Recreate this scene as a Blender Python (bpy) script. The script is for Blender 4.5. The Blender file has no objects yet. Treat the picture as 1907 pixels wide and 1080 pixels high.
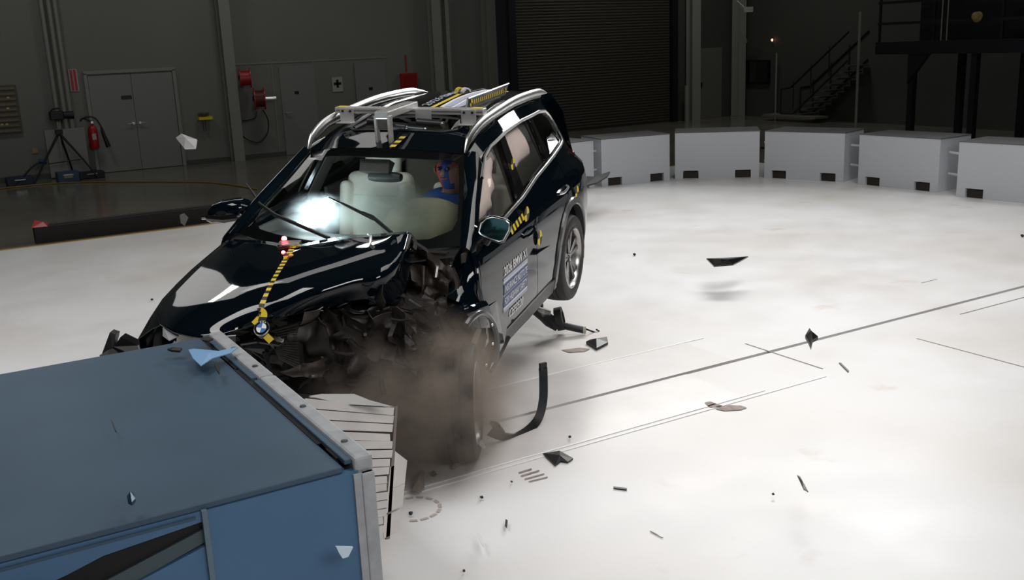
import bpy, bmesh, math, random
import numpy as np
from mathutils import Vector, Matrix, Euler, noise
from mathutils.geometry import delaunay_2d_cdt

sc = bpy.context.scene
COL = sc.collection
# ------------------------------------------------------------------ camera, world, lights, exposure
cd = bpy.data.cameras.new('camera'); cam = bpy.data.objects.new('camera', cd); COL.objects.link(cam)
R_, U_, F_ = Vector((0.857,-0.513,-0.041)), Vector((0.158,0.186,0.97)), Vector((0.49,0.838,-0.241))
M4 = Matrix.Identity(4)
for i in range(3):
    M4[i][0] = R_[i]; M4[i][1] = U_[i]; M4[i][2] = -F_[i]
M4[2][3] = 2.4227
cam.matrix_world = M4
cd.sensor_width = 36; cd.lens = 36 * 1867.65 / 1907; cd.clip_end = 200; cd.clip_start = .05
sc.camera = cam
w = bpy.data.worlds.new('world'); sc.world = w; w.use_nodes = True
w.node_tree.nodes['Background'].inputs[0].default_value = (.55, .6, .7, 1)
w.node_tree.nodes['Background'].inputs[1].default_value = .006
sc.view_settings.view_transform = 'Standard'; sc.view_settings.look = 'None'
sc.view_settings.exposure = 0; sc.view_settings.gamma = 1
sc.view_settings.use_curve_mapping = False

def area(name, loc, size, power, aim=(0, 0, -1), spread=180, col=(1, .985, .965)):
    l = bpy.data.lights.new(name, 'AREA'); l.shape = 'RECTANGLE'; l.size, l.size_y = size
    l.energy = power; l.color = col; l.spread = math.radians(spread)
    o = bpy.data.objects.new(name, l); COL.objects.link(o); o.location = loc
    o.rotation_euler = Vector(aim).to_track_quat('-Z', 'Y').to_euler()
    return o
area('softbox_or_fill_light', (6.4, 4.0, 8.5), (6.6, 4.0), 196, spread=130)
area('softbox_or_fill_light', (12.8, 13.3, 6.7), (8.0, 1.3), 215, aim=(-.8, -.55, -.7), spread=85)
area('softbox_or_fill_light', (1.0, 17.6, 5.9), (1.0, 5.2), 9, aim=(.05, -.75, -.65), spread=100)
area('softbox_or_fill_light', (3.4, 15.2, 7.6), (4.5, 1.6), 14, aim=(0, -.5, -1), spread=100)
area('softbox_or_fill_light', (-1.8, 6.5, 7.8), (3.6, 3.0), 140, spread=120)
area('softbox_or_fill_light', (10.0, 7.0, 8.3), (4.0, 3.0), 70, spread=130)
area('softbox_or_fill_light', (1.5, -4.0, 5.5), (4.5, 2.2), 150, aim=(.2, 1, -.55), spread=120)  # fill light added behind the camera to brighten surfaces that face it
# unseen ceiling lights, dimmed; the right-hand ones added to lift the dark background
for xx, yy, pw in ((1.0, 19.5, 46), (7.0, 19.5, 46), (17.5, 19.0, 75), (18.5, 12.0, 45)):
    area('ceiling_fill_light', (xx, yy, 7.8), (1.2, 1.2), pw, spread=170, col=(.95, 1, .93))

# ------------------------------------------------------------------ materials
MATS = {}
def mat(name, col=(.5, .5, .5), rough=.5, metal=0, coat=0, spec=.5, emit=None, es=1, noise_amt=0, noise_scale=6, bump=0, alpha=1, trans=0):
    if name in MATS: return MATS[name]
    m = bpy.data.materials.new(name); m.use_nodes = True; nt = m.node_tree; b = nt.nodes['Principled BSDF']
    b.inputs['Base Color'].default_value = (*col, 1); b.inputs['Roughness'].default_value = rough
    b.inputs['Metallic'].default_value = metal; b.inputs['Coat Weight'].default_value = coat
    b.inputs['Coat Roughness'].default_value = .03; b.inputs['Specular IOR Level'].default_value = spec
    if trans: b.inputs['Transmission Weight'].default_value = trans
    if emit: b.inputs['Emission Color'].default_value = (*emit, 1); b.inputs['Emission Strength'].default_value = es
    if noise_amt or bump:
        tc = nt.nodes.new('ShaderNodeTexCoord'); n = nt.nodes.new('ShaderNodeTexNoise')
        n.inputs['Scale'].default_value = noise_scale; n.inputs['Detail'].default_value = 6
        nt.links.new(tc.outputs['Object'], n.inputs['Vector'])
        if noise_amt:
            r = nt.nodes.new('ShaderNodeValToRGB')
            r.color_ramp.elements[0].position = .3; r.color_ramp.elements[1].position = .7
            r.color_ramp.elements[0].color = (*[c * (1 - noise_amt) for c in col], 1)
            r.color_ramp.elements[1].color = (*[min(1, c * (1 + noise_amt * .5)) for c in col], 1)
            nt.links.new(n.outputs['Fac'], r.inputs['Fac']); nt.links.new(r.outputs['Color'], b.inputs['Base Color'])
        if bump:
            bp = nt.nodes.new('ShaderNodeBump'); bp.inputs['Strength'].default_value = bump; bp.inputs['Distance'].default_value = .02
            nt.links.new(n.outputs['Fac'], bp.inputs['Height']); nt.links.new(bp.outputs['Normal'], b.inputs['Normal'])
    MATS[name] = m
    return m
def glass(name, tint, ior=1.5, rough=0.0):
    m = bpy.data.materials.new(name); m.use_nodes = True; nt = m.node_tree; nt.nodes.clear()
    o = nt.nodes.new('ShaderNodeOutputMaterial'); t = nt.nodes.new('ShaderNodeBsdfTransparent'); g = nt.nodes.new('ShaderNodeBsdfGlossy')
    t.inputs[0].default_value = (*tint, 1); g.inputs[0].default_value = (1, 1, 1, 1); g.inputs['Roughness'].default_value = rough
    fr = nt.nodes.new('ShaderNodeFresnel'); fr.inputs[0].default_value = ior; mx = nt.nodes.new('ShaderNodeMixShader')
    nt.links.new(fr.outputs[0], mx.inputs[0]); nt.links.new(t.outputs[0], mx.inputs[1]); nt.links.new(g.outputs[0], mx.inputs[2])
    nt.links.new(mx.outputs[0], o.inputs[0]); MATS[name] = m
    return m

def floor_white():
    m = mat('white_floor_paint', (.8, .8, .8), .42, spec=.32); nt = m.node_tree; b = nt.nodes['Principled BSDF']
    tc = nt.nodes.new('ShaderNodeTexCoord')
    n = nt.nodes.new('ShaderNodeTexNoise'); n.inputs['Scale'].default_value = .55; n.inputs['Detail'].default_value = 5
    r = nt.nodes.new('ShaderNodeValToRGB'); r.color_ramp.elements[0].position = .25; r.color_ramp.elements[1].position = .62
    r.color_ramp.elements[0].color = (.66, .625, .60, 1); r.color_ramp.elements[1].color = (.80, .80, .81, 1)
    n2 = nt.nodes.new('ShaderNodeTexNoise'); n2.inputs['Scale'].default_value = 1.7; n2.inputs['Detail'].default_value = 7
    r2 = nt.nodes.new('ShaderNodeValToRGB'); r2.color_ramp.elements[0].position = .66; r2.color_ramp.elements[1].position = .8
    r2.color_ramp.elements[0].color = (1, 1, 1, 1); r2.color_ramp.elements[1].color = (.80, .68, .60, 1)
    mx = nt.nodes.new('ShaderNodeMix'); mx.data_type = 'RGBA'; mx.blend_type = 'MULTIPLY'; mx.inputs[0].default_value = 1
    for q in (n, n2): nt.links.new(tc.outputs['Object'], q.inputs['Vector'])
    nt.links.new(n.outputs['Fac'], r.inputs['Fac']); nt.links.new(n2.outputs['Fac'], r2.inputs['Fac'])
    nt.links.new(r.outputs['Color'], mx.inputs[6]); nt.links.new(r2.outputs['Color'], mx.inputs[7])
    nt.links.new(mx.outputs[2], b.inputs['Base Color'])
    n3 = nt.nodes.new('ShaderNodeTexNoise'); n3.inputs['Scale'].default_value = 2.2
    mr = nt.nodes.new('ShaderNodeMapRange'); mr.inputs[3].default_value = .30; mr.inputs[4].default_value = .48
    nt.links.new(tc.outputs['Object'], n3.inputs['Vector']); nt.links.new(n3.outputs['Fac'], mr.inputs[0]); nt.links.new(mr.outputs[0], b.inputs['Roughness'])
    return m
M_FW = floor_white()
M_FG = mat('grey_floor_epoxy', (.165, .15, .125), .16, noise_amt=.25, noise_scale=.8)
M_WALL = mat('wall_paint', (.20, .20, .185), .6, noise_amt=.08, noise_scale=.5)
M_WALLD = mat('wall_dark', (.06, .06, .052), .6, noise_amt=.1, noise_scale=.5)  # darker tone of the wall colour, for recess, side walls and ceiling
M_COLM = mat('column_paint', (.26, .26, .24), .5)
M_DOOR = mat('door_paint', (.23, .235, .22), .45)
M_DARK = mat('black_steel', (.006, .006, .012), .5)
M_BLK = mat('black_plastic', (.012, .012, .013), .42)
M_BLKG = mat('black_gloss', (.008, .008, .009), .08, coat=.6)
M_RUB = mat('tyre_rubber', (.018, .017, .017), .6)
M_YEL = mat('yellow_tape', (.78, .56, .02), .5)
M_BTAPE = mat('black_tape', (.01, .01, .01), .5)
M_YLINE = mat('floor_line_yellow', (.45, .26, .02), .45)
M_RED = mat('red_paint', (.42, .012, .012), .4)
M_WHITE = mat('white_box_paint', (.62, .64, .68), .45)
M_ALU = mat('aluminium_profile', (.62, .61, .60), .38, metal=.65)
M_CHR = mat('satin_chrome', (.85, .85, .86), .30, metal=1)
M_STEEL = mat('grey_steel', (.25, .245, .24), .35, metal=.8, noise_amt=.4, noise_scale=9)
M_PAINT = mat('navy_car_paint', (.0012, .0040, .0068), .4, spec=0, coat=1)
M_BLUE = mat('blue_grey_barrier_paint', (.043, .082, .125), .5, noise_amt=.10, noise_scale=2.2, spec=.35)
M_BLUE2 = mat('blue_barrier_side_paint', (.062, .14, .255), .5, noise_amt=.08, noise_scale=2.2, spec=.35)
M_PLATE = mat('galvanised_plate', (.34, .35, .37), .5, noise_amt=.18, noise_scale=14)
M_HONEY = mat('honeycomb_sheet', (.66, .63, .61), .5, noise_amt=.1, noise_scale=8)
M_HONEYD = mat('honeycomb_edge', (.20, .17, .15), .6)
M_CREAM = mat('cream_leather', (.62, .58, .50), .5)
M_CREAMD = mat('cream_seam', (.38, .35, .30), .6)
M_BAG = mat('curtain_airbag_fabric', (.98, .84, .80), .75, bump=.12, noise_scale=5)
M_BAGD = mat('driver_airbag_fabric', (.22, .19, .13), .8, noise_amt=.35, noise_scale=4, bump=.05)
M_WGLASS = glass('windshield_glass', (.80, .88, .84), 1.45)
M_SGLASS = glass('side_glass', (.93, .93, .92), 1.3)
M_PGLASS = glass('privacy_glass', (.10, .10, .10), 1.4)
M_MIRR = mat('teal_mirror_glass', (.22, .56, .64), .06, metal=1)
M_FILM = mat('floor_film', (.70, .67, .66), .32, noise_amt=.07, noise_scale=3, bump=.10)
M_FILMW = mat('floor_film_tape', (.88, .87, .87), .4)
M_WTEXT = mat('white_vinyl', (.80, .80, .82), .5)
M_BTEXT = mat('blue_vinyl', (.045, .085, .22), .5)
M_LBAND = mat('pale_blue_vinyl', (.42, .46, .58), .5)
M_ENG = mat('dark_engine_metal', (.022, .017, .014), .5, metal=.2, noise_amt=.6, noise_scale=9, bump=.4)  # dark metal tone with random mottling
M_ENG2 = mat('bare_alloy', (.13, .11, .10), .38, metal=.6, noise_amt=.5, noise_scale=12, bump=.3)
M_DBLUE = mat('dummy_blue_shirt', (.02, .08, .32), .8)
M_DSKIN = mat('dummy_vinyl_skin', (.42, .22, .15), .6)
M_DRED = mat('dummy_red_paint', (.50, .06, .04), .6)

# ------------------------------------------------------------------ mesh helpers
def link(name, verts, faces, m, parent=None, smooth=False, mats=None, fmat=None, loc=None, split=None):
    me = bpy.data.meshes.new(name); me.from_pydata([tuple(v) for v in verts], [], faces)
    for q in (mats or [m]): me.materials.append(q)
    if fmat: me.polygons.foreach_set('material_index', fmat)
    if smooth: me.polygons.foreach_set('use_smooth', [True] * len(me.polygons))
    me.update()
    o = bpy.data.objects.new(name, me); COL.objects.link(o)
    if parent: o.parent = parent
    if loc: o.location = loc
    if smooth:
        es = o.modifiers.new('edge', 'EDGE_SPLIT'); es.split_angle = math.radians(split or 42)
    return o
class MB:
    def __init__(s): s.v = []; s.f = []; s.m = []
    def add(s, vs, fs, mi=0):
        n = len(s.v); s.v += [tuple(q) for q in vs]; s.f += [tuple(i + n for i in q) for q in fs]; s.m += [mi] * len(fs); return s
    def box(s, c, d, rot=None, mi=0):
        vs = [Vector((sx * d[0] / 2, sy * d[1] / 2, sz * d[2] / 2)) for sx in (-1, 1) for sy in (-1, 1) for sz in (-1, 1)]
        if rot: 
            e = Euler(rot).to_matrix() if not isinstance(rot, Matrix) else rot
            vs = [e @ q for q in vs]
        s.add([q + Vector(c) for q in vs], [(0, 1, 3, 2), (4, 6, 7, 5), (0, 4, 5, 1), (2, 3, 7, 6), (0, 2, 6, 4), (1, 5, 7, 3)], mi)
        return s
    def tube(s, pts, r, n=8, mi=0, caps=True):
        pts = [Vector(p) for p in pts]; rr = r if isinstance(r, (list, tuple)) else [r] * len(pts)
        base = len(s.v); up = None
        for i, p in enumerate(pts):
            d = (pts[min(i + 1, len(pts) - 1)] - pts[max(i - 1, 0)]).normalized()
            if up is None:
                up = d.cross(Vector((0, 0, 1)))
                if up.length < .1: up = d.cross(Vector((1, 0, 0)))
            up = (up - d * up.dot(d)).normalized(); q = d.cross(up)
            for k in range(n):
                a = 2 * math.pi * k / n; s.v.append(tuple(p + rr[i] * (math.cos(a) * up + math.sin(a) * q)))
        for i in range(len(pts) - 1):
            for k in range(n):
                a, b = base + i * n + k, base + i * n + (k + 1) % n
                s.f.append((a, b, b + n, a + n)); s.m.append(mi)
        if caps:
            s.f.append(tuple(base + k for k in reversed(range(n)))); s.m.append(mi)
            s.f.append(tuple(base + (len(pts) - 1) * n + k for k in range(n))); s.m.append(mi)
        return s
    def prism(s, poly, h, axis=2, mi=0, off=0):      # polygon in the other two axes, extruded from off to off+h
        n = len(poly)
        def P(a, b, c):
            return [(c, a, b), (a, c, b), (a, b, c)][axis]
        vs = [P(a, b, off) for a, b in poly] + [P(a, b, off + h) for a, b in poly]
        fs = [tuple(reversed(range(n))), tuple(range(n, 2 * n))] + [(i, (i + 1) % n, n + (i + 1) % n, n + i) for i in range(n)]
        s.add(vs, fs, mi); return s
    def lathe(s, prof, c, ax, n=40, mi=0, closed=False):        # prof: (r, h) list about axis ax through c
        ax = Vector(ax).normalized(); u = ax.orthogonal().normalized(); q = ax.cross(u); c = Vector(c); b = len(s.v); k = len(prof)
        for i in range(n):
            a = 2 * math.pi * i / n; d = math.cos(a) * u + math.sin(a) * q
            for r, h in prof: s.v.append(tuple(c + d * r + ax * h))
        for i in range(n):
            for j in range(k if closed else k - 1):
                j2 = (j + 1) % k; i2 = (i + 1) % n
                s.f.append((b + i * k + j, b + i2 * k + j, b + i2 * k + j2, b + i * k + j2)); s.m.append(mi)
        return s
    def grid(s, rows, mi=0):
        n = len(s.v); R, C = len(rows), len(rows[0])
        for r in rows: s.v += [tuple(q) for q in r]
        for i in range(R - 1):
            for j in range(C - 1):
                a = n + i * C + j; s.f.append((a, a + 1, a + C + 1, a + C)); s.m.append(mi)
        return s
    def build(s, name, m, parent=None, smooth=False, loc=None, bevel=0, solid=0, split=None, fix=True):
        ms = m if isinstance(m, (list, tuple)) else [m]
        o = link(name, s.v, s.f, None, parent, False, ms, s.m, loc)
        if fix:
            bm = bmesh.new(); bm.from_mesh(o.data); bmesh.ops.recalc_face_normals(bm, faces=bm.faces); bm.to_mesh(o.data); bm.free()
        if smooth: o.data.polygons.foreach_set('use_smooth', [True] * len(o.data.polygons))
        if solid:
            q = o.modifiers.new('solid', 'SOLIDIFY'); q.thickness = solid; q.offset = 0
        if bevel:
            q = o.modifiers.new('bevel', 'BEVEL'); q.width = bevel; q.segments = 2; q.limit_method = 'ANGLE'
        if smooth and not bevel:
            q = o.modifiers.new('edge', 'EDGE_SPLIT'); q.split_angle = math.radians(split or 42)
        return o
def tag(o, label, cat, group=None, kind=None):
    o['label'] = label; o['category'] = cat
    if group: o['group'] = group
    if kind: o['kind'] = kind
    return o
def empty(name, loc=(0, 0, 0), rz=0, label=None, cat=None, group=None):
    o = bpy.data.objects.new(name, None); COL.objects.link(o); o.location = loc; o.rotation_euler = (0, 0, rz); o.empty_display_size = .1
    if label: tag(o, label, cat, group)
    return o
def struct(o): o['kind'] = 'structure'; return o
def catmull(pts, n):
    P = [Vector(p) for p in pts]; out = []
    for i in range(len(P) - 1):
        a = P[max(i - 1, 0)]; b = P[i]; c = P[i + 1]; d = P[min(i + 2, len(P) - 1)]
        for k in range(n):
            t = k / n; out.append(.5 * ((2 * b) + (c - a) * t + (2 * a - 5 * b + 4 * c - d) * t * t + (3 * b - a - 3 * c + d) * t ** 3))
    out.append(P[-1]); return out
def lerp(x, pts):
    return float(np.interp(x, [q[0] for q in pts], [q[1] for q in pts]))
def inpoly(p, poly):
    x, y = p; c = False; n = len(poly); j = n - 1
    for i in range(n):
        xi, yi = poly[i]; xj, yj = poly[j]
        if (yi > y) != (yj > y) and x < (xj - xi) * (y - yi) / (yj - yi) + xi: c = not c
        j = i
    return c
def dens(poly, st):
    out = []
    for i, a in enumerate(poly):
        b = poly[(i + 1) % len(poly)]; n = max(1, int(math.dist(a, b) / st + .5))
        out += [(a[0] + (b[0] - a[0]) * k / n, a[1] + (b[1] - a[1]) * k / n) for k in range(n)]
    return out
def inset(poly, d):
    n = len(poly); A = sum(poly[i][0] * poly[(i + 1) % n][1] - poly[(i + 1) % n][0] * poly[i][1] for i in range(n)); sg = 1 if A > 0 else -1
    out = []
    for i in range(n):
        p, q, r = (Vector(poly[i - 1]), Vector(poly[i]), Vector(poly[(i + 1) % n]))
        e1 = (q - p).normalized(); e2 = (r - q).normalized(); n1 = Vector((-e1.y, e1.x)) * sg; n2 = Vector((-e2.y, e2.x)) * sg
        b = n1 + n2
        b = b / max(.35, b.length_squared) * 2 if b.length > 1e-4 else n1
        v = q + b * d * .5 * 1.0
        out.append((v.x, v.y))
    return out
def tri2d(outer, holes, st):
    outer = dens(outer, st); holes = [dens(q, st) for q in holes]
    V = []; E = []
    for loop in [outer] + holes:
        b = len(V); V += loop; E += [(b + i, b + (i + 1) % len(loop)) for i in range(len(loop))]
    xs = [q[0] for q in outer]; ys = [q[1] for q in outer]; B = np.array(V)
    x = min(xs) + st * .5
    while x < max(xs):
        y = min(ys) + st * .5
        while y < max(ys):
            if inpoly((x, y), outer) and not any(inpoly((x, y), q) for q in holes) and np.min((B[:, 0] - x) ** 2 + (B[:, 1] - y) ** 2) > (st * .45) ** 2: V.append((x, y))
            y += st
        x += st
    r = delaunay_2d_cdt([Vector(q) for q in V], E, [], 0, 1e-6)
    vs = [(q.x, q.y) for q in r[0]]; fs = []
    for f_ in r[2]:
        c = (sum(vs[i][0] for i in f_) / 3, sum(vs[i][1] for i in f_) / 3)
        if inpoly(c, outer) and not any(inpoly(c, q) for q in holes): fs.append(tuple(f_))
    used = sorted({i for q in fs for i in q}); mp = {a: b for b, a in enumerate(used)}
    return [vs[i] for i in used], [tuple(mp[i] for i in q) for q in fs]
REF = Vector((1, 0, .75))
def panel(name, outer, holes, fn, m, parent, st=.06, thick=.012, ref=REF, smooth=True):
    vs, fs = tri2d(outer, holes, st); P = [Vector(fn(a, b)) for a, b in vs]
    s = 0
    for q in fs:
        nrm = (P[q[1]] - P[q[0]]).cross(P[q[2]] - P[q[0]]); s += nrm.dot((P[q[0]] + P[q[1]] + P[q[2]]) / 3 - ref)
    if s < 0: fs = [tuple(reversed(q)) for q in fs]
    o = link(name, P, fs, m, parent)
    if smooth: o.data.polygons.foreach_set('use_smooth', [True] * len(o.data.polygons))
    if thick:
        q = o.modifiers.new('solid', 'SOLIDIFY'); q.thickness = thick; q.offset = -1
        q = o.modifiers.new('edge', 'EDGE_SPLIT'); q.split_angle = math.radians(45)
    return o
def puffy(name, poly, fn, nrm, m, parent, thick=.1, st=.04, seed=0):     # an inflated cushion over a 2D outline
    vs, fs = tri2d(poly, [], st); D = dens(poly, st * .5); B = np.array(D); P = []; n = Vector(nrm)
    for sg in (1, -1):
        for a, b in vs:
            d = math.sqrt(float(np.min((B[:, 0] - a) ** 2 + (B[:, 1] - b) ** 2)))
            t = thick * (1 - math.exp(-d / (thick * .55))) * (1 + .35 * noise.noise(Vector((a * 7, b * 7, seed))))
            P.append(Vector(fn(a, b)) + n * t * .5 * sg)
    k = len(vs); F = list(fs) + [tuple(reversed([i + k for i in q])) for q in fs]
    o = link(name, P, F, m, parent); bm = bmesh.new(); bm.from_mesh(o.data); bmesh.ops.remove_doubles(bm, verts=bm.verts, dist=.003)
    bmesh.ops.recalc_face_normals(bm, faces=bm.faces); bm.to_mesh(o.data); bm.free()
    o.data.polygons.foreach_set('use_smooth', [True] * len(o.data.polygons))
    return o
def text_mesh(s, size=1, bold=True):                 # lettering as flat mesh in x/y, centred origin left-bottom, normalised to height 1
    c = bpy.data.curves.new('lettering', 'FONT'); c.body = s; c.size = 1; c.offset = .012 if bold else 0; c.resolution_u = 3
    o = bpy.data.objects.new('t', c); COL.objects.link(o); bpy.context.view_layer.update()
    me = bpy.data.meshes.new_from_object(o); bpy.data.objects.remove(o); bpy.data.curves.remove(c)
    vs = [tuple(v.co) for v in me.vertices]; fs = [tuple(p.vertices) for p in me.polygons]; bpy.data.meshes.remove(me)
    x0 = min(v[0] for v in vs); x1 = max(v[0] for v in vs); y0 = min(v[1] for v in vs); y1 = max(v[1] for v in vs)
    return [((v[0] - x0) / (x1 - x0), (v[1] - y0) / (y1 - y0)) for v in vs], fs
def lettering(s, fn, m, parent, label=None):          # fn maps (0..1, 0..1) to 3D
    vs, fs = text_mesh(s); o = link('lettering', [fn(a, b) for a, b in vs], fs, m, parent)
    if label: o['label'] = label
    return o

# ------------------------------------------------------------------ floor and hall shell
GY = 5.41
def slab(name, x0, x1, y0, y1, z0, z1, m): return struct(MB().box(((x0 + x1) / 2, (y0 + y1) / 2, (z0 + z1) / 2), (x1 - x0, y1 - y0, z1 - z0)).build(name, m))
slab('floor', -9, 13.7, -7, GY - .023, -.08, 0, M_FW)
slab('floor', -9, 13.7, GY + .023, 14.82, -.08, 0, M_FW)
slab('trim_1', -9, 13.7, GY - .024, GY + .024, -.10, -.06, M_DARK)
slab('floor', -9, 22, 14.82, 24, -.08, -.002, M_FG)
slab('floor', 13.7, 24, -7, 14.82, -.08, -.002, M_FG)
slab('trim_2', -9, 13.7, 14.76, 14.84, -.01, .002, M_YLINE)
for i, (x0, x1, y0, y1) in enumerate([(5.452, 5.468, 4.88, 5.68), (6.59, 6.603, 4.03, 4.95), (7.45, 8.36, 5.17, 5.184), (8.13, 8.36, 6.08, 6.09)]):
    slab('trim_%d' % (3 + i), x0, x1, y0, y1, -.002, .0015, mat('saw_cut', (.16, .14, .12), .6))
slab('wall_back', -9, 13.5, 23.4, 23.7, 0, 9, M_WALL)
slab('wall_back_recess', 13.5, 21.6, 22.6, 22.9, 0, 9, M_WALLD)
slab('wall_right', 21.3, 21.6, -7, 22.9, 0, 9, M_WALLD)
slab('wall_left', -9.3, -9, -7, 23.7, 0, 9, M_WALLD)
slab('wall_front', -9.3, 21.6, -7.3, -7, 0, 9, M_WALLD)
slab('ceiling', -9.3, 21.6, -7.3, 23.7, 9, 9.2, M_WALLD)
slab('baseboard_back', -9, 13.5, 23.38, 23.4, 0, .1, mat('baseboard', (.07, .07, .065), .5))
# wall panels (wainscot joints) on the back wall
for x in (7.45, 8.45, 9.5, 10.3): slab('trim_%d' % (int(x * 10)), x, x + .02, 23.385, 23.4, .1, 2.15, M_COLM)
slab('trim_20', 6.6, 10.4, 23.385, 23.4, 2.15, 2.18, M_COLM)

def column(x, y, wd, dp, label):
    o = MB(); 
    o.box((x, y, 4.5), (wd, .03, 9)).box((x, y - dp, 4.5), (wd, .03, 9)).box((x, y - dp / 2, 4.5), (.03, dp, 9))
    r = o.build('steel_column', M_COLM); tag(r, label, 'column')
    return r
column(6.40, 23.35, .24, .30, 'pale steel column just left of the two red hose reels')
column(11.66, 23.35, .24, .25, 'pale steel column above the car roof right of the red wall box')
column(13.2, 23.35, .26, .30, 'pale steel column beside the dark roller door')
column(21.0, 22.45, .24, .30, 'dim steel column right of the narrow grey door')
column(19.35, 22.5, .30, .25, 'dim steel column between the roller door and the narrow door')
column(12.0, 23.3, .10, .12, 'slim square post standing right of the column above the car')
for k, xx in enumerate((2.72, 2.86, 2.98)):
    o = MB().tube([(xx, 23.28, 0), (xx, 23.28, 9)], .045, 10).build('wall_pipe', M_COLM, smooth=True)
    tag(o, ['leftmost of three vertical pipes on the wall behind the tripod camera', 'middle of three vertical pipes on the wall behind the tripod camera', 'rightmost of three vertical pipes beside the fire sign'][k], 'pipe', 'vertical conduit pipes')

# double door
d = empty('door_1', (4.3, 23.4, 0)); struct(d)
fr = MB().box((-.92, -.03, 1.06), (.07, .08, 2.12)).box((.92, -.03, 1.06), (.07, .08, 2.12)).box((0, -.03, 2.14), (1.91, .08, .07)).build('door_frame', M_COLM, d)
for s in (-1, 1):
    lf = MB().box((s * .44, -.02, 1.04), (.872, .05, 2.06)).build('door_leaf', M_DOOR, d)
    MB().tube([(s * .07, -.05, 1.02), (s * .07, -.10, 1.02)], .03, 10).tube([(s * .07, -.10, 1.02), (s * .20, -.11, 1.01)], .012, 8).build('door_handle', M_CHR, lf, smooth=True)
sg = MB().box((-.14, -.05, 1.58), (.22, .006, .08)).build('door_sign', mat('dark_sign', (.02, .02, .022), .5), d)
# flush doors on the wall
for k, (x, wd) in enumerate(((8.05, .86), (9.9, .8))):
    d = empty('door_%d' % (k + 2), (x, 23.4, 0)); struct(d)
    MB().box((0, -.015, 1.04), (wd, .03, 2.06)).build('door_leaf', M_DOOR, d)
    MB().tube([(-wd / 2 + .08, -.03, 1.0), (-wd / 2 + .08, -.09, 1.0)], .022, 8).tube([(-wd / 2 + .08, -.09, 1.0), (-wd / 2 + .2, -.1, 1.0)], .012, 8).build('door_handle', M_CHR, d, smooth=True)
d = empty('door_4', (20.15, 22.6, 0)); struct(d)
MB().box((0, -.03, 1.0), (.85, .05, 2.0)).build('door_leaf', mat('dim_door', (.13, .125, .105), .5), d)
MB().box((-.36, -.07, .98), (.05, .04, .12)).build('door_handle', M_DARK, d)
# roller door
rd = empty('roller_door', (16.2, 22.58, 0), label='large dark brown ribbed roller door filling the wall behind the car', cat='roller door')
M_ROLL = mat('roller_slat', (.035, .026, .019), .6)
for k in range(60):
    z = .04 + k * .075
    MB().add([(-2.6, 0, z), (2.45, 0, z), (2.45, 0, z + .071), (-2.6, 0, z + .071), (-2.6, -.012, z + .02), (2.45, -.012, z + .02), (2.45, -.012, z + .05), (-2.6, -.012, z + .05)],
             [(4, 5, 6, 7), (0, 1, 5, 4), (7, 6, 2, 3), (0, 4, 7, 3), (1, 2, 6, 5)]).build('slat', M_ROLL, rd)
MB().box((-2.72, -.06, 4), (.2, .14, 8)).build('guide_rail', M_DARK, rd); MB().box((2.56, -.06, 4), (.2, .14, 8)).build('guide_rail', M_DARK, rd)
# ---- small things on the back wall
def wallbox(name, x, z, wx_, wz_, m, label, cat, dy=.02, y=23.4):
    r = MB().box((0, -dy / 2, 0), (wx_, dy, wz_)).build(name, m, loc=(x, y, z)); tag(r, label, cat); return r
r = wallbox('fire_extinguisher_sign', 3.15, 2.0, .17, .46, mat('dim_white_sign', (.42, .42, .40), .5), 'white sign with two vertical red bars above the fire extinguisher', 'sign')
MB().box((-.035, -.025, 0), (.05, .006, .43)).build('red_bar', M_RED, r); MB().box((.035, -.025, 0), (.05, .006, .43)).build('red_bar', M_RED, r)
r = wallbox('outlet_plate', 8.0, 1.51, .12, .2, mat('dim_white_sign'), 'small pale wall plate with black base above the flush door lever', 'wall plate')
MB().box((0, -.03, -.06), (.1, .02, .07)).build('switch', M_BLK, r)
r = wallbox('outlet_plate', 9.89, 1.49, .12, .2, mat('dim_white_sign'), 'small wall plate between the cross sign and the red box', 'wall plate')
MB().box((0, -.03, -.06), (.1, .02, .07)).build('switch', M_BLK, r)
r = wallbox('first_aid_sign', 9.04, 1.58, .26, .34, mat('dim_white_sign'), 'square white sign with a black first aid cross', 'sign')
MB().box((0, -.024, .02), (.19, .006, .06)).box((0, -.024, .02), (.06, .006, .19)).build('cross', M_BTAPE, r)
r = wallbox('red_wall_box', 10.91, 1.57, .42, .36, M_RED, 'red rectangular box on the wall above the car roof', 'box', dy=.14)
MB().box((0, -.15, 0), (.34, .01, .28)).build('box_lid', mat('red_dark', (.28, .01, .01), .4), r)
MB().box((-.02, -.01, .42), (.025, .02, .42)).build('red_conduit', M_RED, r)
r = wallbox('tool_board', 1.55, 1.48, .95, .98, mat('brown_board', (.10, .085, .055), .6), 'brown slotted board on the far left wall', 'board', dy=.06)
random.seed(3)
for i in range(9):
    MB().box((0, -.07, -.43 + i * .107), (.86, .02, .05)).build('rail', mat('board_rail', (.15, .13, .09), .5, metal=.3), r)
for i in range(14):
    MB().box((random.uniform(-.4, .4), -.09, -.4 + random.randrange(8) * .107), (.05, .03, .035)).build('hook', mat('brass_bits', (.35, .3, .12), .4, metal=.5), r)
wallbox('wall_plate', 2.2, .6, .1, .1, mat('ochre_plate', (.4, .28, .14), .5), 'tiny ochre outlet plate low on the far left wall', 'wall plate')
wallbox('leaning_panel', 2.8, .52, .78, 1.0, mat('pale_panel', (.26, .26, .25), .5), 'pale square panel standing against the wall behind the tripod legs', 'panel', dy=.05, y=23.2)
wallbox('eye_wash_station', 5.77, 1.02, .30, .07, M_YEL, 'yellow eye wash station on the wall right of the double door', 'eye wash', dy=.22)
r = bpy.data.objects['eye_wash_station']
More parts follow.
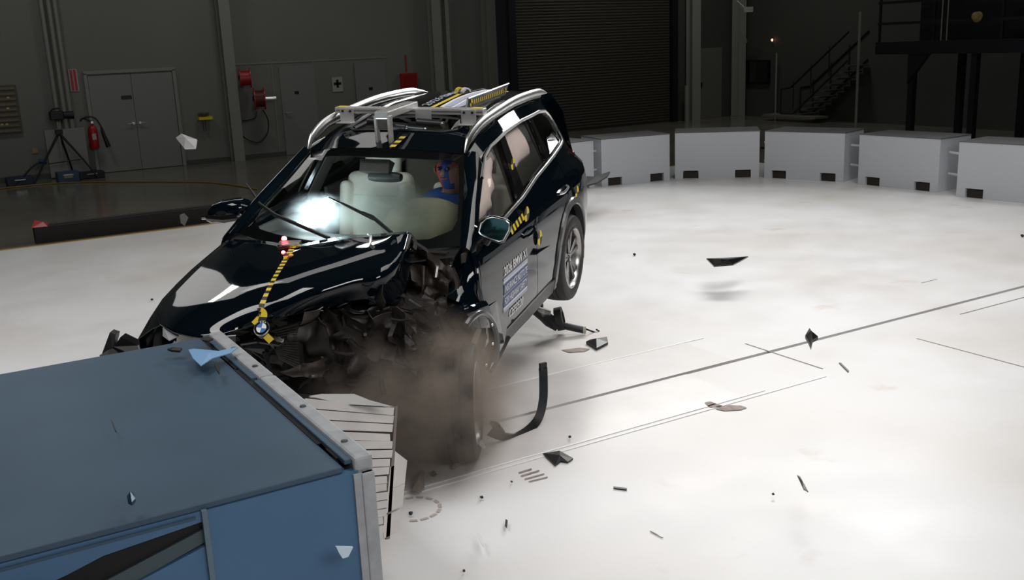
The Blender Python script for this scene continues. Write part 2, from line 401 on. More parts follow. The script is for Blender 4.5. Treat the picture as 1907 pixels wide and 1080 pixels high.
MB().lathe([(0.0, .0), (.11, .0), (.13, .06), (.12, .07), (0, .03)], (-.02, -.12, .05), (0, 0, 1), 16).build('bowl', M_STEEL, r, smooth=True)
MB().tube([(-.02, -.1, 0), (-.02, -.1, -.28)], .03, 8).build('drain_pipe', M_STEEL, r, smooth=True)
# fire extinguisher
r = empty('fire_extinguisher', (3.36, 23.2, .55), label='red fire extinguisher with black horn hanging left of the double door', cat='fire extinguisher')
MB().lathe([(0, 0), (.085, .0), (.095, .03), (.095, .40), (.07, .47), (.03, .5), (.03, .54), (0, .54)], (0, 0, 0), (0, 0, 1), 20).build('cylinder', M_RED, r, smooth=True)
MB().box((0, -.096, .26), (.08, .01, .13)).build('instruction_label', mat('dim_white_sign'), r)
MB().box((0, -.02, .56), (.05, .10, .05)).build('valve', M_CHR, r)
MB().tube(catmull([(0, 0, .57), (-.16, 0, .66), (-.22, 0, .60), (-.12, -.02, .68), (.06, -.03, .66), (.16, -.03, .5), (.18, -.03, .42)], 5), .014, 8).build('hose', M_BLK, r, smooth=True)
MB().tube([(.18, -.03, .44), (.20, -.03, .30), (.27, -.03, .02)], [.022, .035, .05], 12).build('horn', M_BLK, r, smooth=True)
# hose reels
for k, (x, z, rr, lb) in enumerate(((6.70, 1.86, .22, 'upper dark red hose reel beside the steel column'), (6.98, 1.38, .25, 'lower red hose reel with a hanging hose'))):
    r = empty('hose_reel', (x, 23.0, z), label=lb, cat='hose reel', group='hose reels on the back wall')
    ax = Vector((.97, -.24, 0))
    for s in (-1, 1):
        MB().lathe([(.02, -.01), (rr, -.012), (rr, .012), (.02, .01)], ax * .11 * s, ax, 28, closed=True).build('flange', M_RED, r, smooth=True)
    MB().lathe([(.05, -.1), (rr * .75, -.1), (rr * .75, .1), (.05, .1)], (0, 0, 0), ax, 24).build('hose_coil', mat('dark_red_hose', (.12, .008, .008), .5) if k else M_RED, r, smooth=True)
    MB().box((.0, .15, 0), (.16, .24, .1)).build('bracket', M_DARK, r)
    if k:
        MB().tube([(.1, -.1, 0), (.34, -.16, .0)], .05, 12).build('motor', M_CHR, r, smooth=True)
        MB().tube(catmull([(.05, 0, -.25), (.15, 0, -.5), (.1, 0, -.8), (-.1, .05, -.98), (-.35, .1, -.9), (-.5, .1, -.7), (-.48, .1, -.35)], 6), .014, 6).build('hose', M_BLK, r, smooth=True)
        MB().tube(catmull([(-.1, 0, -.28), (-.14, 0, -.42), (-.3, .1, -.47), (-.42, .1, -.47)], 5), .014, 6).build('hose', M_BLK, r, smooth=True)
# tripod with camera
tx, ty = 2.62, 22.6
r = empty('camera_tripod', (tx, ty, 0), label='black tripod on the grey floor left of the double door', cat='tripod')
ft = [(-.62, -.25), (.60, -.30), (.22, .3)]
for (a, b) in ft: MB().tube([(0, 0, .98), (a * .5, b * .5, .52), (a, b, .02)], [.028, .022, .016], 8).build('leg', M_DARK, r, smooth=True)
MB().tube([(0, 0, .30), (0, 0, 1.22)], .022, 8).build('centre_column', M_CHR, r, smooth=True)
MB().box((0, 0, 1.0), (.14, .14, .09)).build('collar', M_DARK, r)
MB().tube([(-.3, -.12, .38), (.32, -.15, .42)], .012, 6).build('brace', M_DARK, r)
r = empty('video_camera', (tx, ty, 1.22), label='black video camera mounted on the tripod', cat='camera')
MB().box((0, 0, .11), (.26, .2, .18)).build('body', M_DARK, r, bevel=.02)
MB().tube([(.1, 0, .11), (.33, -.02, .10)], [.07, .085], 14).build('lens', M_DARK, r, smooth=True)
MB().tube([(-.1, 0, .2), (-.05, 0, .25), (.08, 0, .25)], .018, 8).build('handle', M_DARK, r, smooth=True)
MB().box((0, 0, .01), (.1, .1, .05)).build('mount', M_DARK, r)
def equip(name, x, y, s, m, label, z=0):
    r = empty(name, (x, y, z), label=label, cat='equipment case')
    MB().box((0, 0, s[2] / 2), s).build('case', m, r, bevel=.015); MB().tube([(-.1, -s[1] / 2 - .02, s[2] * .7), (.1, -s[1] / 2 - .02, s[2] * .7)], .012, 6).build('handle', M_CHR, r)
equip('equipment_case', 2.62, 22.25, (.42, .3, .22), mat('blue_case', (.02, .06, .13), .4), 'small blue equipment case with a pale label under the tripod')
MB().box((0, -.155, .14), (.16, .01, .08)).build('case_label', mat('dim_white_sign'), bpy.data.objects['equipment_case'])
equip('power_box', 3.12, 22.6, (.5, .3, .14), M_DARK, 'low dark power box right of the blue case under the tripod')
equip('power_box', 1.75, 22.5, (.5, .35, .18), mat('navy_box', (.01, .02, .06), .5), 'dark navy box on the floor at the far left edge')
tag(MB().tube(catmull([(1.2, 22.2, .02), (1.6, 22.3, .03), (2.0, 22.4, .35), (2.2, 22.5, .45)], 6), .02, 6).build('power_cable', M_DARK, smooth=True), 'dark cable rising from the floor to the left tripod leg', 'cable')
tag(MB().tube([(2.15, 22.5, .45), (2.3, 22.5, .42)], .05, 8).build('junction_box', mat('blue_case')), 'small blue connector hung on the left tripod leg', 'connector')
tag(MB().tube(catmull([(.9, 22.1, .012)] + [tuple(q) for q in [(2.517,22.078,0.012),(4.348,20.299,0.012),(4.933,19.335,0.012),(5.23,17.911,0.012)]], 8), .014, 6).build('floor_hose', mat('yellow_hose', (.30, .19, .03), .5), smooth=True), 'long yellow hose lying across the dark floor', 'hose')
# low black beam by the yellow line
r = empty('floor_beam', (1.3, 15.1, 0), label='long low black beam lying on the floor beside the yellow line', cat='beam')
MB().box((2.2, 0, .11), (4.5, .28, .22)).build('beam', mat('charcoal_beam', (.010, .009, .009), .75), r)
MB().box((2.2, -.05, .222), (4.5, .03, .012)).build('rail', mat('charcoal_beam'), r)
MB().add([(-.08, -.1, .22), (.12, -.14, .22), (.16, .1, .22), (-.05, .1, .22), (-.02, -.02, .31), (.08, .0, .27)], [(0, 1, 5, 4), (1, 2, 5), (2, 3, 4, 5), (3, 0, 4), (0, 3, 2, 1)]).build('end_flag', M_RED, r)

# ------------------------------------------------------------------ right background: screen, stairs, poles, platform
wallscr = MB().box((0, 0, 0), (.06, 1.2, .66)).build('wall_screen', mat('navy_screen', (.002, .003, .012), .3), loc=(21.24, 21.9, 1.27)); tag(wallscr, 'dark navy screen on the far right wall', 'screen')
MB().box((-.035, 0, 0), (.01, 1.12, .58)).build('glass_face', M_BLKG, wallscr)
tag(MB().box((0, 0, 0), (.1, .25, .12)).build('wall_light', mat('dim_ochre', (.30, .24, .12), .5), loc=(21.2, 22.35, 2.15)), 'small ochre light fitting above the dark screen', 'light fitting')
tag(MB().lathe([(0, .03), (.03, .02), (.04, 0), (0, 0)], (0, 0, 0), (-1, 0, 0), 12).build('alarm_lamp', mat('alarm_glow', (.5, .05, .05), .3, emit=(1, .45, .35), es=2.0), loc=(21.22, 21.2, 2.15)), 'tiny glowing red alarm lamp high on the right wall', 'lamp')
for k, (y, x, z0, z1, lb) in enumerate(((20.9, 21.1, 0, 1.8, 'thin pale post left of the dim staircase'), (16.25, 19.0, 0, 2.75, 'tall thin pale pole right of the dim staircase'), (22.3, 19.05, 0, 1.0, 'short pale bollard at the right end of the roller door'))):
    tag(MB().tube([(x, y, z0), (x, y, z1)], (.025, .03, .07)[k], 10).build('post', mat('post_grey', (.22, .22, .19), .5), smooth=True), lb, 'post')
r = empty('staircase', (21.0, 19.6, 0), label='dim metal staircase with black handrails against the right wall', cat='staircase')
for k in range(9):
    MB().box((-.1, -.05 - k * .2, .18 + k * .16), (.7, .22, .035)).build('step', mat('step_grey', (.08, .07, .06), .6), r)
MB().box((-.4, .1, .14), (.5, 1.9, .06)).build('landing', mat('step_grey2', (.16, .145, .12), .5), r)
for sx in (-.46, .28):
    MB().tube([(sx, .55, .85), (sx, .2, .9), (sx, -1.7, 2.3)], .025, 6).tube([(sx, .55, .85), (sx, .55, .2)], .022, 6).tube([(sx, .55, .2), (sx, .1, .2), (sx, -1.7, 1.6)], .022, 6).build('handrail', M_DARK, r)
    for q in (.1, -.5, -1.1): MB().tube([(sx, q, 1.0 - .74 * (q - .2)), (sx, q, .25 - .74 * (q - .2))], .016, 6).build('baluster', M_DARK, r)
r = empty('camera_platform', (17, 12.2, 0), label='high black steel platform on posts at the top right', cat='platform')
MB().box((.8, -.3, 1.98), (1.9, 4.2, .24)).build('deck', M_DARK, r)
for (a, b) in ((0, 1.0), (0, -.35), (1.5, 1.0), (1.5, -.35)): MB().box((a, b, .95), (.12, .12, 1.9)).build('post', M_DARK, r)
for q in (1.75, .5, -.9, -2.3): MB().box((-.1, q, 2.7), (.04, .04, 1.3)).build('guard_post', M_DARK, r)
for zz in (2.45, 2.85, 3.25): MB().box((-.1, -.3, zz), (.035, 4.2, .05)).build('guard_rail', M_DARK, r)
MB().add([(-.1, 1.05, 1.86), (-.1, .6, 1.86), (-.1, 1.05, 1.3), (.0, 1.05, 1.86), (.0, .6, 1.86), (.0, 1.05, 1.3)], [(0, 1, 2), (3, 5, 4), (0, 3, 4, 1), (1, 4, 5, 2), (0, 2, 5, 3)]).build('gusset', M_DARK, r)
MB().box((.3, -.6, 2.9), (.06, 3.4, 1.6)).build('back_panel', M_DARK, r)
for q in (.32, .2): MB().tube([(-.13, q, 2.1), (-.13, q, 3.6)], .012, 6).build('conduit', mat('post_grey'), r)
tag(MB().lathe([(0, .1), (.07, .08), (.1, 0), (0, -.02)], (0, 0, 0), (-1, 0, .3), 14).build('stage_lamp', mat('amber_lens', (.30, .22, .08), .4), loc=(16.75, 11.7, 2.5)), 'small amber lamp head on the black platform', 'lamp')
tag(MB().tube([(0, 0, 0), (.1, -.3, .05)], .07, 10).build('red_canister', M_RED, loc=(16.5, 11.9, 2.9)), 'red canister at the top edge above the amber lamp', 'canister')
tag(MB().box((0, 0, 0), (.15, .2, .14)).tube([(-.05, .1, .05), (-.1, .35, .25)], .02, 6).build('security_camera', mat('dim_white_sign'), loc=(20.4, 21.3, 3.0)), 'small pale security camera near the top of the right wall', 'camera')
for k, (y, hh) in enumerate(((13.4, .4), (12.95, .4), (15.5, .35))):
    tag(MB().box((0, 0, hh / 2), (.12, .12, hh)).box((0, 0, .02), (.25, .25, .04)).build('floor_stand', M_DARK, loc=(15.5, y, 0)), ['low black stand left of the platform post', 'low black stand right of the platform post', 'low black stand behind the third white box'][k], 'stand')

# ------------------------------------------------------------------ white barricade boxes
def barricade(x0, y0, x1, y1, label):
    L = math.hypot(x1 - x0, y1 - y0); rz = math.atan2(y1 - y0, x1 - x0)
    r = empty('barricade_box', ((x0 + x1) / 2, (y0 + y1) / 2, 0), rz, label, 'box', 'white forklift boxes round the test floor')
    H_ = .78; D_ = .78; n = [(-L / 2, 0)]
    poly = [(-L / 2, 0)]
    for s in (-1, 1):
        c = s * L * .31; poly += [(c - .13, 0), (c - .13, .135), (c + .13, .135), (c + .13, 0)]
    poly += [(L / 2, 0), (L / 2, H_), (-L / 2, H_)]
    sh = MB().prism(poly, D_, axis=1).build('shell', M_WHITE, r)
    MB().box((0, D_ / 2, H_ + .006), (L + .012, D_ + .012, .012)).build('lid', mat('grey_lid', (.13, .13, .135), .5), r)
    for s in (-1, 1):
        MB().box((s * L * .31, D_ * .5, .06), (.235, D_ * .9, .11)).build('fork_pocket', mat('pocket_dark', (.03, .022, .016), .7), r)
    return r, rz, L
BX = [(8.42, 13.52, 9.62, 13.60), (9.78, 13.60, 11.05, 13.38), (11.20, 13.42, 12.27, 12.50), (12.29, 12.40, 12.74, 11.10), (12.73, 10.80, 12.83, 9.42), (12.70, 9.02, 12.87, 7.66)]
BXL = ['white box mostly hidden behind the rear of the car', 'first full white box right of the car with a black scrap before it', 'second full white box right of the car', 'third full white box right of the car, square to the camera', 'fourth full white box right of the car', 'white box cut off by the right edge of the photo']
for k, b in enumerate(BX):
    barricade(*b, BXL[k])
for k in range(5):
    a = Vector((BX[k][2], BX[k][3], 0)); b = Vector((BX[k + 1][0], BX[k + 1][1], 0)); d = (b - a).normalized(); nn = Vector((-d.y, d.x, 0))
    for z in (.27, .58):
        p = a + nn * .18; q = b + nn * .18; p.z = q.z = z
        tag(MB().tube([p - d * .02, q + d * .02], .018, 8).build('connecting_rod', mat('rod_white', (.7, .7, .72), .4), smooth=True), ('lower' if z < .4 else 'upper') + ' white rod linking ' + ['the hidden box and the first full box', 'the first and second full white boxes', 'the second and third full white boxes', 'the third and fourth full white boxes', 'the fourth white box and the cut-off box'][k], 'rod', 'rods linking the white boxes')

# ------------------------------------------------------------------ crash barrier
ZT = 1.0; FX = 1.23; NY, FY = 3.13, 5.12
br = empty('crash_barrier', (.6, 4.1, 0), label='massive blue-grey steel crash barrier in the foreground', cat='barrier')
O = Vector((.6, 4.1, 0))
def bmb(name, m, fn, **k):
    b = MB(); fn(b); b.v = [tuple(Vector(q) - O) for q in b.v]; return b.build(name, m, br, **k)
bmb('core_block', M_BLUE, lambda b: b.box(((FX - .10 - 3) / 2, (NY + .03 + FY) / 2, ZT / 2 - .01), (FX - .10 + 3, FY - NY - .03, ZT - .02)))
bmb('top_plate', M_BLUE, lambda b: b.box(((FX - .115 - 3) / 2, (NY + FY) / 2 + .005, ZT - .012), (FX - .115 + 3, FY - NY, .024)), bevel=.004)
# side skin with the slanted recess
def side(b):
    y0 = NY + .03
    b.prism([(.64, 0), (FX - .02, 0), (FX - .02, ZT - .025), (.64, ZT - .025)], .03, axis=1, off=NY)
bmb('side_plate', M_BLUE2, side)
bmb('side_plate', M_BLUE2, lambda b: b.prism([(-3, .975), (-3, .58), (.05, .85), (.20, .882), (.31, .912), (.62, .937), (.62, .975)], .03, axis=1, off=NY + .003))
bmb('side_plate', M_BLUE2, lambda b: b.prism([(-3, 0), (.62, 0), (.62, .848), (.40, .79), (.2, .72), (-3, .3)], .03, axis=1, off=NY + .006))
bmb('recess', mat('recess_black', (.002, .002, .002), .8), lambda b: b.prism([(-3, .2), (.63, .2), (.63, .96), (-3, .96)], .012, axis=1, off=NY + .021))
bmb('brace_plate', mat('blue_brace', (.04, .065, .08), .5), lambda b: b.prism([(.26, .78), (.36, .78), (.62, .858), (.62, .905), (.30, .82)], .012, axis=1, off=NY + .012))
bmb('flange', mat('blue_flange', (.10, .15, .19), .5), lambda b: b.box((.628, NY - .004, .5), (.018, .02, .96)))
bmb('side_seam', M_BLUE, lambda b: b.box((-.6, NY - .002, .958), (2.4, .006, .008)))
# face cap: near-white plate with blue inner strip, split at y=4.24
YS = 4.24
for a0, a1 in ((NY, YS - .006), (YS + .006, FY)):
    bmb('face_cap', M_PLATE, lambda b: b.box((FX - .036, (a0 + a1) / 2, ZT - .04 + .012), (.072, a1 - a0, .10)), bevel=.012)
    bmb('cap_lip', M_BLUE, lambda b: b.box((FX - .086, (a0 + a1) / 2 + .01, ZT + .004), (.028, a1 - a0 - .03, .02)), bevel=.004)
bmb('face_plate', M_PLATE, lambda b: b.box((FX - .03, (NY + FY) / 2 - .01, ZT / 2 - .02), (.05, FY - NY + .02, ZT - .03)), bevel=.006)
bmb('corner_plate', M_PLATE, lambda b: b.box((FX - .045, NY - .006, ZT / 2 - .02), (.075, .014, ZT - .03)))
bmb('slot', mat('recess_black'), lambda b: b.box((FX - .108, 3.93, ZT + .0015), (.020, 1.10, .004)))
bmb('slot', mat('recess_black'), lambda b: b.box((FX - .092, 3.26, ZT + .0045), (.036, .11, .004)))
bmb('slot', mat('recess_black'), lambda b: b.box((FX - .106, 4.78, ZT + .0015), (.010, .64, .004)))
for yy in (3.3, 3.75, 4.4, 4.75): bmb('bolt', M_STEEL, lambda b: b.lathe([(0, .008), (.012, .006), (.014, 0)], (FX - .04, yy, ZT + .022), (0, 0, 1), 10))
# items around the recess
tag(MB().tube(catmull([(-.15, NY - .05, .70), (-.02, NY - .06, .79), (.12, NY - .06, .79), (.2, NY - .05, .66)], 5), .045, 10).build('grey_bracket', mat('taupe_plastic', (.10, .09, .075), .5), smooth=True), 'taupe rounded bracket in the barrier recess at the bottom edge', 'bracket')
tag(MB().tube([(.23, NY - .03, .74), (.26, NY - .03, .80)], .018, 8).build('yellow_clip', M_YEL), 'small yellow clip beside the taupe bracket', 'clip')
# deformable honeycomb face
hc = empty('deformable_barrier_face', (FX, 4.4, .2), label='white honeycomb block with layered end on the barrier face', cat='barrier')
OH = Vector((FX, 4.4, .2))
NH = [Vector(q) for q in [(1.28,3.99,0.97),(1.68,3.97,0.84),(1.58,3.97,0.21),(1.29,3.99,0.28)]]
P00 = NH[0]; P10 = NH[1]; P11 = NH[2]; P01 = Vector((FX, 3.99, .2))
nl = 16; random.seed(5)
for k in range(nl):
    t0, t1 = k / nl + .0035, (k + 1) / nl - .0035
    jj = random.uniform(-.012, .010); jy = random.uniform(-.006, .006)
    a = P00.lerp(P01, t0); b = P10.lerp(P11, t0) + Vector((jj, jy, 0)); c = P10.lerp(P11, t1) + Vector((jj * .6, jy, 0)); d_ = P00.lerp(P01, t1)
    e = Vector((0, .98, -.46 * (1 - t0))); e1 = Vector((0, .98, -.46 * (1 - t1))); sk = Vector((-.22, 0, 0))
    vs = [a, b, c, d_, a + e, b + e + sk, c + e1 + sk, d_ + e1]
    MB().add([q - OH for q in vs], [(0, 1, 2, 3), (7, 6, 5, 4), (0, 4, 5, 1), (3, 2, 6, 7), (1, 5, 6, 2), (0, 3, 7, 4)]).build('honeycomb_layer', M_HONEY, hc)
MB().add([q - OH for q in [P10 + Vector((.018, 0, .004)), P11 + Vector((.03, 0, 0)), P11 + Vector((-.02, 1, 0)), P10 + Vector((-.2, 1, -.46)), P10 + Vector((.006, 0, 0)), P11 + Vector((.01, 0, 0)), P11 + Vector((-.03, 1, 0)), P10 + Vector((-.21, 1, -.46))]],
         [(0, 1, 2, 3), (7, 6, 5, 4), (0, 4, 5, 1), (1, 5, 6, 2), (3, 2, 6, 7), (0, 3, 7, 4)]).build('cladding_sheet', M_HONEYD, hc)
for k, q in enumerate([(1.64,3.97,0.56),(1.62,3.97,0.45),(1.59,3.97,0.33)]):
    p = Vector(q); p2 = Vector([(1.62,3.97,0.45),(1.6,3.97,0.34),(1.58,3.97,0.22)][k])
    wd = .085
    vs = [p, p + Vector((wd, 0, .01)), p2 + Vector((wd, 0, .012)), p2]; e = Vector((0, .95, 0))
    MB().add([v - OH for v in vs] + [v + e - OH for v in vs], [(0, 1, 2, 3), (7, 6, 5, 4), (0, 4, 5, 1), (3, 2, 6, 7), (1, 5, 6, 2), (0, 3, 7, 4)]).build('bumper_block', M_HONEY, hc)
tq = [Vector(q) for q in [(1.361,4.195,0.9),(1.421,4.184,0.9),(1.541,4.093,0.9),(1.567,3.968,0.9),(1.62,3.827,0.9),(1.451,3.997,0.9)]]
MB().add([q - OH for q in tq] + [q - OH - Vector((0, 0, .006)) for q in tq], [(0, 1, 2, 5), (2, 3, 4, 5), (6, 7, 8, 11), (8, 9, 10, 11)]).build('torn_foil', M_ALU, hc)

# ------------------------------------------------------------------ floor film and marks
for k, (y0, y1, x1) in enumerate(((5.43, 6.0, 5.1), (4.80, 5.39, 4.6))):
    r = empty('floor_film', (1.4, y0, 0), label=['creased pale plastic film strip on the far side of the floor slot', 'creased pale plastic film strip on the near side of the floor slot'][k], cat='floor film', group='film strips along the floor slot')
    MB().box(((x1 - 1.4) / 2, (y1 - y0) / 2, .001), (x1 - 1.4, y1 - y0, .002)).build('sheet', M_FILM, r)
    ye = (y1 - y0) if k == 0 else 0
    MB().box(((x1 - 1.4) / 2 + .1, ye, .003), (x1 - 1.2, .014, .003)).build('edge_tape', M_FILMW, r)
    if k: MB().box(((x1 - 1.4) / 2 + .5, ye - .05, .003), (x1 - .9, .012, .003)).build('edge_tape', M_FILMW, r)
def shard(name, pts, th, m, label, cat='debris', group=None, lift=0.0, warp=0):
    pts = [Vector(q) for q in pts]; c = sum(pts, Vector()) / len(pts); n = len(pts)
    nr = (pts[1] - pts[0]).cross(pts[2] - pts[0]).normalized()
    if nr.z < 0: nr = -nr
    top = [q - c + nr * th for q in pts]; bot = [q - c for q in pts]
    cc_ = Vector((0, 0, 0)) + nr * (th + warp)
    fs = [(i, (i + 1) % n, 2 * n) for i in range(n)] + [tuple(n + i for i in reversed(range(n)))] + [(i, n + i, n + (i + 1) % n, (i + 1) % n) for i in range(n)]
    o = link(name, top + bot + [cc_], fs, m, loc=c + Vector((0, 0, lift))); tag(o, label, cat, group)
    bm = bmesh.new(); bm.from_mesh(o.data); bmesh.ops.recalc_face_normals(bm, faces=bm.faces); bm.to_mesh(o.data); bm.free()
    return o
FL = 'loose crash debris'
shard('plastic_scrap', [(2.959,4.773,0.004),(3.062,4.748,0.004),(3.065,4.607,0.004),(3.009,4.581,0.004),(2.984,4.618,0.004),(2.925,4.586,0.004)], .008, M_BLK, 'black torn plastic scrap lying on a white floor line', group=FL, warp=.02)
shard('plastic_scrap', [(4.455,6.46,0.004),(4.517,6.487,0.004),(4.668,6.463,0.004),(4.586,6.336,0.004),(4.422,6.264,0.004),(4.448,6.39,0.004)], .02, M_BLK, 'black ribbed scrap on the floor right of the bent arm', group=FL, warp=.03)
shard('glossy_scrap', [(6.551,7.376,0.25),(6.699,7.277,0.25),(6.921,7.179,0.25),(6.708,7.074,0.25),(6.565,7.011,0.25),(6.382,7.079,0.25)], .012, M_BLKG, 'glossy black flat piece hovering over the floor right of the car', group=FL, warp=.012)
shard('plastic_scrap', [(8.311,12.058,0.45),(8.356,11.838,0.45),(8.911,12.175,0.45),(8.567,11.772,0.45),(8.074,11.351,0.45),(7.781,11.218,0.45)], .02, M_BLK, 'dark blurred scrap in front of the first white box', group=FL, warp=.02)
shard('plastic_scrap', [(4.46,4.131,0.6),(4.598,4.226,0.6),(4.528,4.134,0.6),(4.502,4.068,0.6),(4.429,4.042,0.6),(4.311,3.946,0.6),(4.393,4.043,0.6)], .02, M_BLK, 'dark ragged clump in the air above the floor slot', group=FL, warp=.04)
shard('rubber_sliver', [(5.646,4.894,0.003),(5.658,4.885,0.003),(5.561,4.725,0.003),(5.537,4.713,0.003)], .005, M_BLK, 'short dark sliver between the slot and the smudge', group=FL)
shard('plastic_sliver', [(3.705,3.458,0.15),(3.703,3.434,0.15),(3.603,3.285,0.15),(3.607,3.321,0.15)], .006, M_STEEL, 'grey pointed sliver low on the right floor', group=FL, warp=.01)
shard('rubber_sliver', [(3.031,4.163,0.003),(3.079,4.103,0.003),(3.066,4.087,0.003),(3.021,4.145,0.003)], .006, M_BLK, 'small straight dark sliver on the bare floor below the torn scrap', group=FL)
shard('wire_piece', [(2.875,3.645,0.003),(2.882,3.64,0.003),(2.887,3.554,0.003),(2.881,3.559,0.003)], .004, M_STEEL, 'thin bent wire near the bottom edge', group=FL)
shard('glass_sliver', [(2.111,4.057,0.05),(2.117,4.018,0.05),(2.065,3.903,0.05),(2.073,3.949,0.05)], .004, mat('clear_shard', (.8, .8, .82), .1, spec=.8), 'pale clear splinter near the bottom edge left of centre', group=FL)
shard('plastic_sliver', [(2.327,4.145,0.02),(2.33,4.128,0.02),(2.286,4.059,0.02),(2.289,4.086,0.02)], .006, M_BLK, 'tiny dark splinter right of the pale splinter', group=FL)
shard('torn_fabric', [(2.136,4.835,0.05),(2.205,4.901,0.05),(2.215,4.866,0.05),(2.115,4.661,0.05),(2.067,4.637,0.05),(2.055,4.687,0.05)], .01, mat('taupe_scrap', (.19, .16, .14), .7), 'taupe scrap on the floor right of the honeycomb blocks', group=FL, warp=.02)
shard('plastic_sliver', [(2.444,4.95,0.02),(2.509,4.97,0.02),(2.552,4.929,0.02),(2.495,4.931,0.02),(2.416,4.876,0.02),(2.403,4.885,0.02)], .012, mat('taupe_scrap'), 'curved taupe sliver on the floor under the front wheel', group=FL, warp=.02)
BL = [((809, 881), .05, 'dark rubber chip under the dust cloud'), ((897, 925), .03, 'round dark chip on the floor below the front wheel'), ((1062, 813), .03, 'dark chip right of the curved rubber strip'), ((1182, 473), .04, 'dark chip alone on the floor right of the rear wheel'), ((864, 1062), .02, 'dark chip at the bottom edge of the photo'), ((766, 955), .03, 'dark chip right of the lowest honeycomb block'), ((1441, 920), .02, 'tiny star shaped chip left of the grey sliver'), ((954, 896), .02, 'tiny dark chip left of the striped mark'), ((284, 557), .04, 'tiny dark chip on the floor left of the hood'), ((1905, 438), .05, 'tiny dark chip at the right edge')]
BLP = [(2.286,4.888,0.02),(2.357,4.456,0.02),(3.223,4.874,0.02),(6.833,8.901,0.02),(1.906,3.819,0.02),(1.958,4.506,0.02),(3.647,3.566,0.02),(2.595,4.529,0.02),(1.849,10.433,0.02),(10.762,6.754,0.02)]
random.seed(11)
for (px_, sz, lb), p in zip(BL, BLP):
    bm = bmesh.new(); bmesh.ops.create_icosphere(bm, subdivisions=1, radius=sz * .42)
    for v in bm.verts: v.co *= random.uniform(.55, 1.25)
    me = bpy.data.meshes.new('rubber_chip'); bm.to_mesh(me); bm.free(); me.materials.append(M_BLK)
    o = bpy.data.objects.new('rubber_chip', me); COL.objects.link(o); o.location = p; tag(o, lb, 'debris', FL)
# marks on the floor (dirt and tyre scuffs, thin film of rubber)
M_SCUFF = mat('brown_scuff', (.30, .23, .19), .6, noise_amt=.5, noise_scale=20)
def mark(name, strips, label, m=M_SCUFF):
    b = MB()
    for q in strips: b.add([(x, y, .0045) for x, y, z in q], [tuple(range(len(q)))])
    tag(b.build(name, m, fix=False), label, 'floor mark')
mark('tyre_smear', [[(4.313,4.864,0),(4.353,4.86,0),(4.363,4.75,0),(4.376,4.728,0),(4.294,4.752,0),(4.28,4.8,0)], [(4.286,4.733,0),(4.406,4.73,0),(4.461,4.676,0),(4.467,4.621,0),(4.406,4.617,0),(4.309,4.666,0)]], 'brown feathered smear crossing the white floor line')
mark('striped_mark', [[(2.707,4.644,0),(2.795,4.645,0),(2.792,4.628,0),(2.704,4.628,0)], [(2.694,4.599,0),(2.819,4.6,0),(2.816,4.584,0),(2.694,4.581,0)], [(2.689,4.549,0),(2.82,4.544,0),(2.814,4.53,0),(2.686,4.534,0)], [(2.687,4.506,0),(2.811,4.496,0),(2.806,4.482,0),(2.693,4.493,0)]], 'faint brown striped print on the floor below the torn scrap')
mark('smudge', [[(4.207,6.45,0),(4.354,6.406,0),(4.405,6.329,0),(4.331,6.298,0),(4.214,6.354,0)]], 'faint brown smear left of the ribbed black scrap')
ring = []
C0 = Vector([(2.008,4.574,0)][0])
for k in range(10):
    a = -2.2 + k * .42; ring.append([(C0.x + rr * math.cos(a + dd), C0.y + rr * math.sin(a + dd), 0) for rr, dd in ((.13, 0), (.13, .3), (.15, .32), (.15, .02))])
mark('ring_scuff', ring, 'faint ring scuff on the floor beside the honeycomb', mat('pale_scuff', (.50, .43, .39), .6))

# suspension arm with rod on the floor under the car
r = empty('suspension_arm', [(4.601,7.18,0)][0], label='black suspension arm with a round bushing on the floor under the sill', cat='car part')
OS = Vector(r.location)
def sm(name, m, b, **k): b.v = [tuple(Vector(q) - OS) for q in b.v]; return b.build(name, m, r, **k)
p = [Vector(q) for q in [(4.22,6.9,0.23),(4.32,6.9,0.18),(4.36,6.85,0.13),(4.41,6.8,0.07)]]
sm('arm', M_BLK, MB().tube(p, [.02, .05, .055, .035], 8), smooth=True)
c = Vector([(4.46,6.85,0.13)][0]); sm('bushing_ring', M_RUB, MB().lathe([(.062, -.035), (.10, -.03), (.10, .03), (.062, .035)], c, (.75, -.6, .2), 24, closed=True), smooth=True)
sm('bushing_core', M_STEEL, MB().lathe([(0.0, -.02), (.035, -.02), (.035, .02), (0, .02)], c - Vector((.07, 0, -.005)), (.75, -.6, .2), 14), smooth=True)
p = [Vector(q) for q in [(4.37,6.85,0.19),(4.32,6.88,0.2),(4.27,6.9,0.23)]]
sm('bracket', M_STEEL, MB().tube(p, [.03, .045, .03], 6))
p = [Vector(q) for q in [(4.47,6.8,0.08),(4.53,6.75,0.06),(4.6,6.7,0.04)]]
r2 = empty('damper_rod', p[0], label='short dark damper tube with a pale end right of the arm', cat='car part'); OS = p[0]; r = r2
sm('tube', M_BLK, MB().tube(p, .03, 10), smooth=True); sm('end_cap', mat('pale_cap', (.5, .48, .36), .5), MB().tube([p[-1], p[-1] + Vector((.012, -.012, 0))], .032, 10))
tag(MB().tube([(4.61,6.7,0.05),(4.67,6.7,0.02),(4.73,6.7,-0.01),(4.76,6.7,0),(4.73,6.7,0.02)], .008, 6).build('wire_piece', M_BLK, smooth=True), 'curled dark wire right of the damper tube', 'wire')
tag(MB().tube([(4.48,7.2,0.2),(4.47,7.15,0.19),(4.45,7.1,0.17)], [.006, .02, .008], 6).build('plastic_clip', M_BLK), 'small dark clip hanging below the rear of the sill', 'clip')

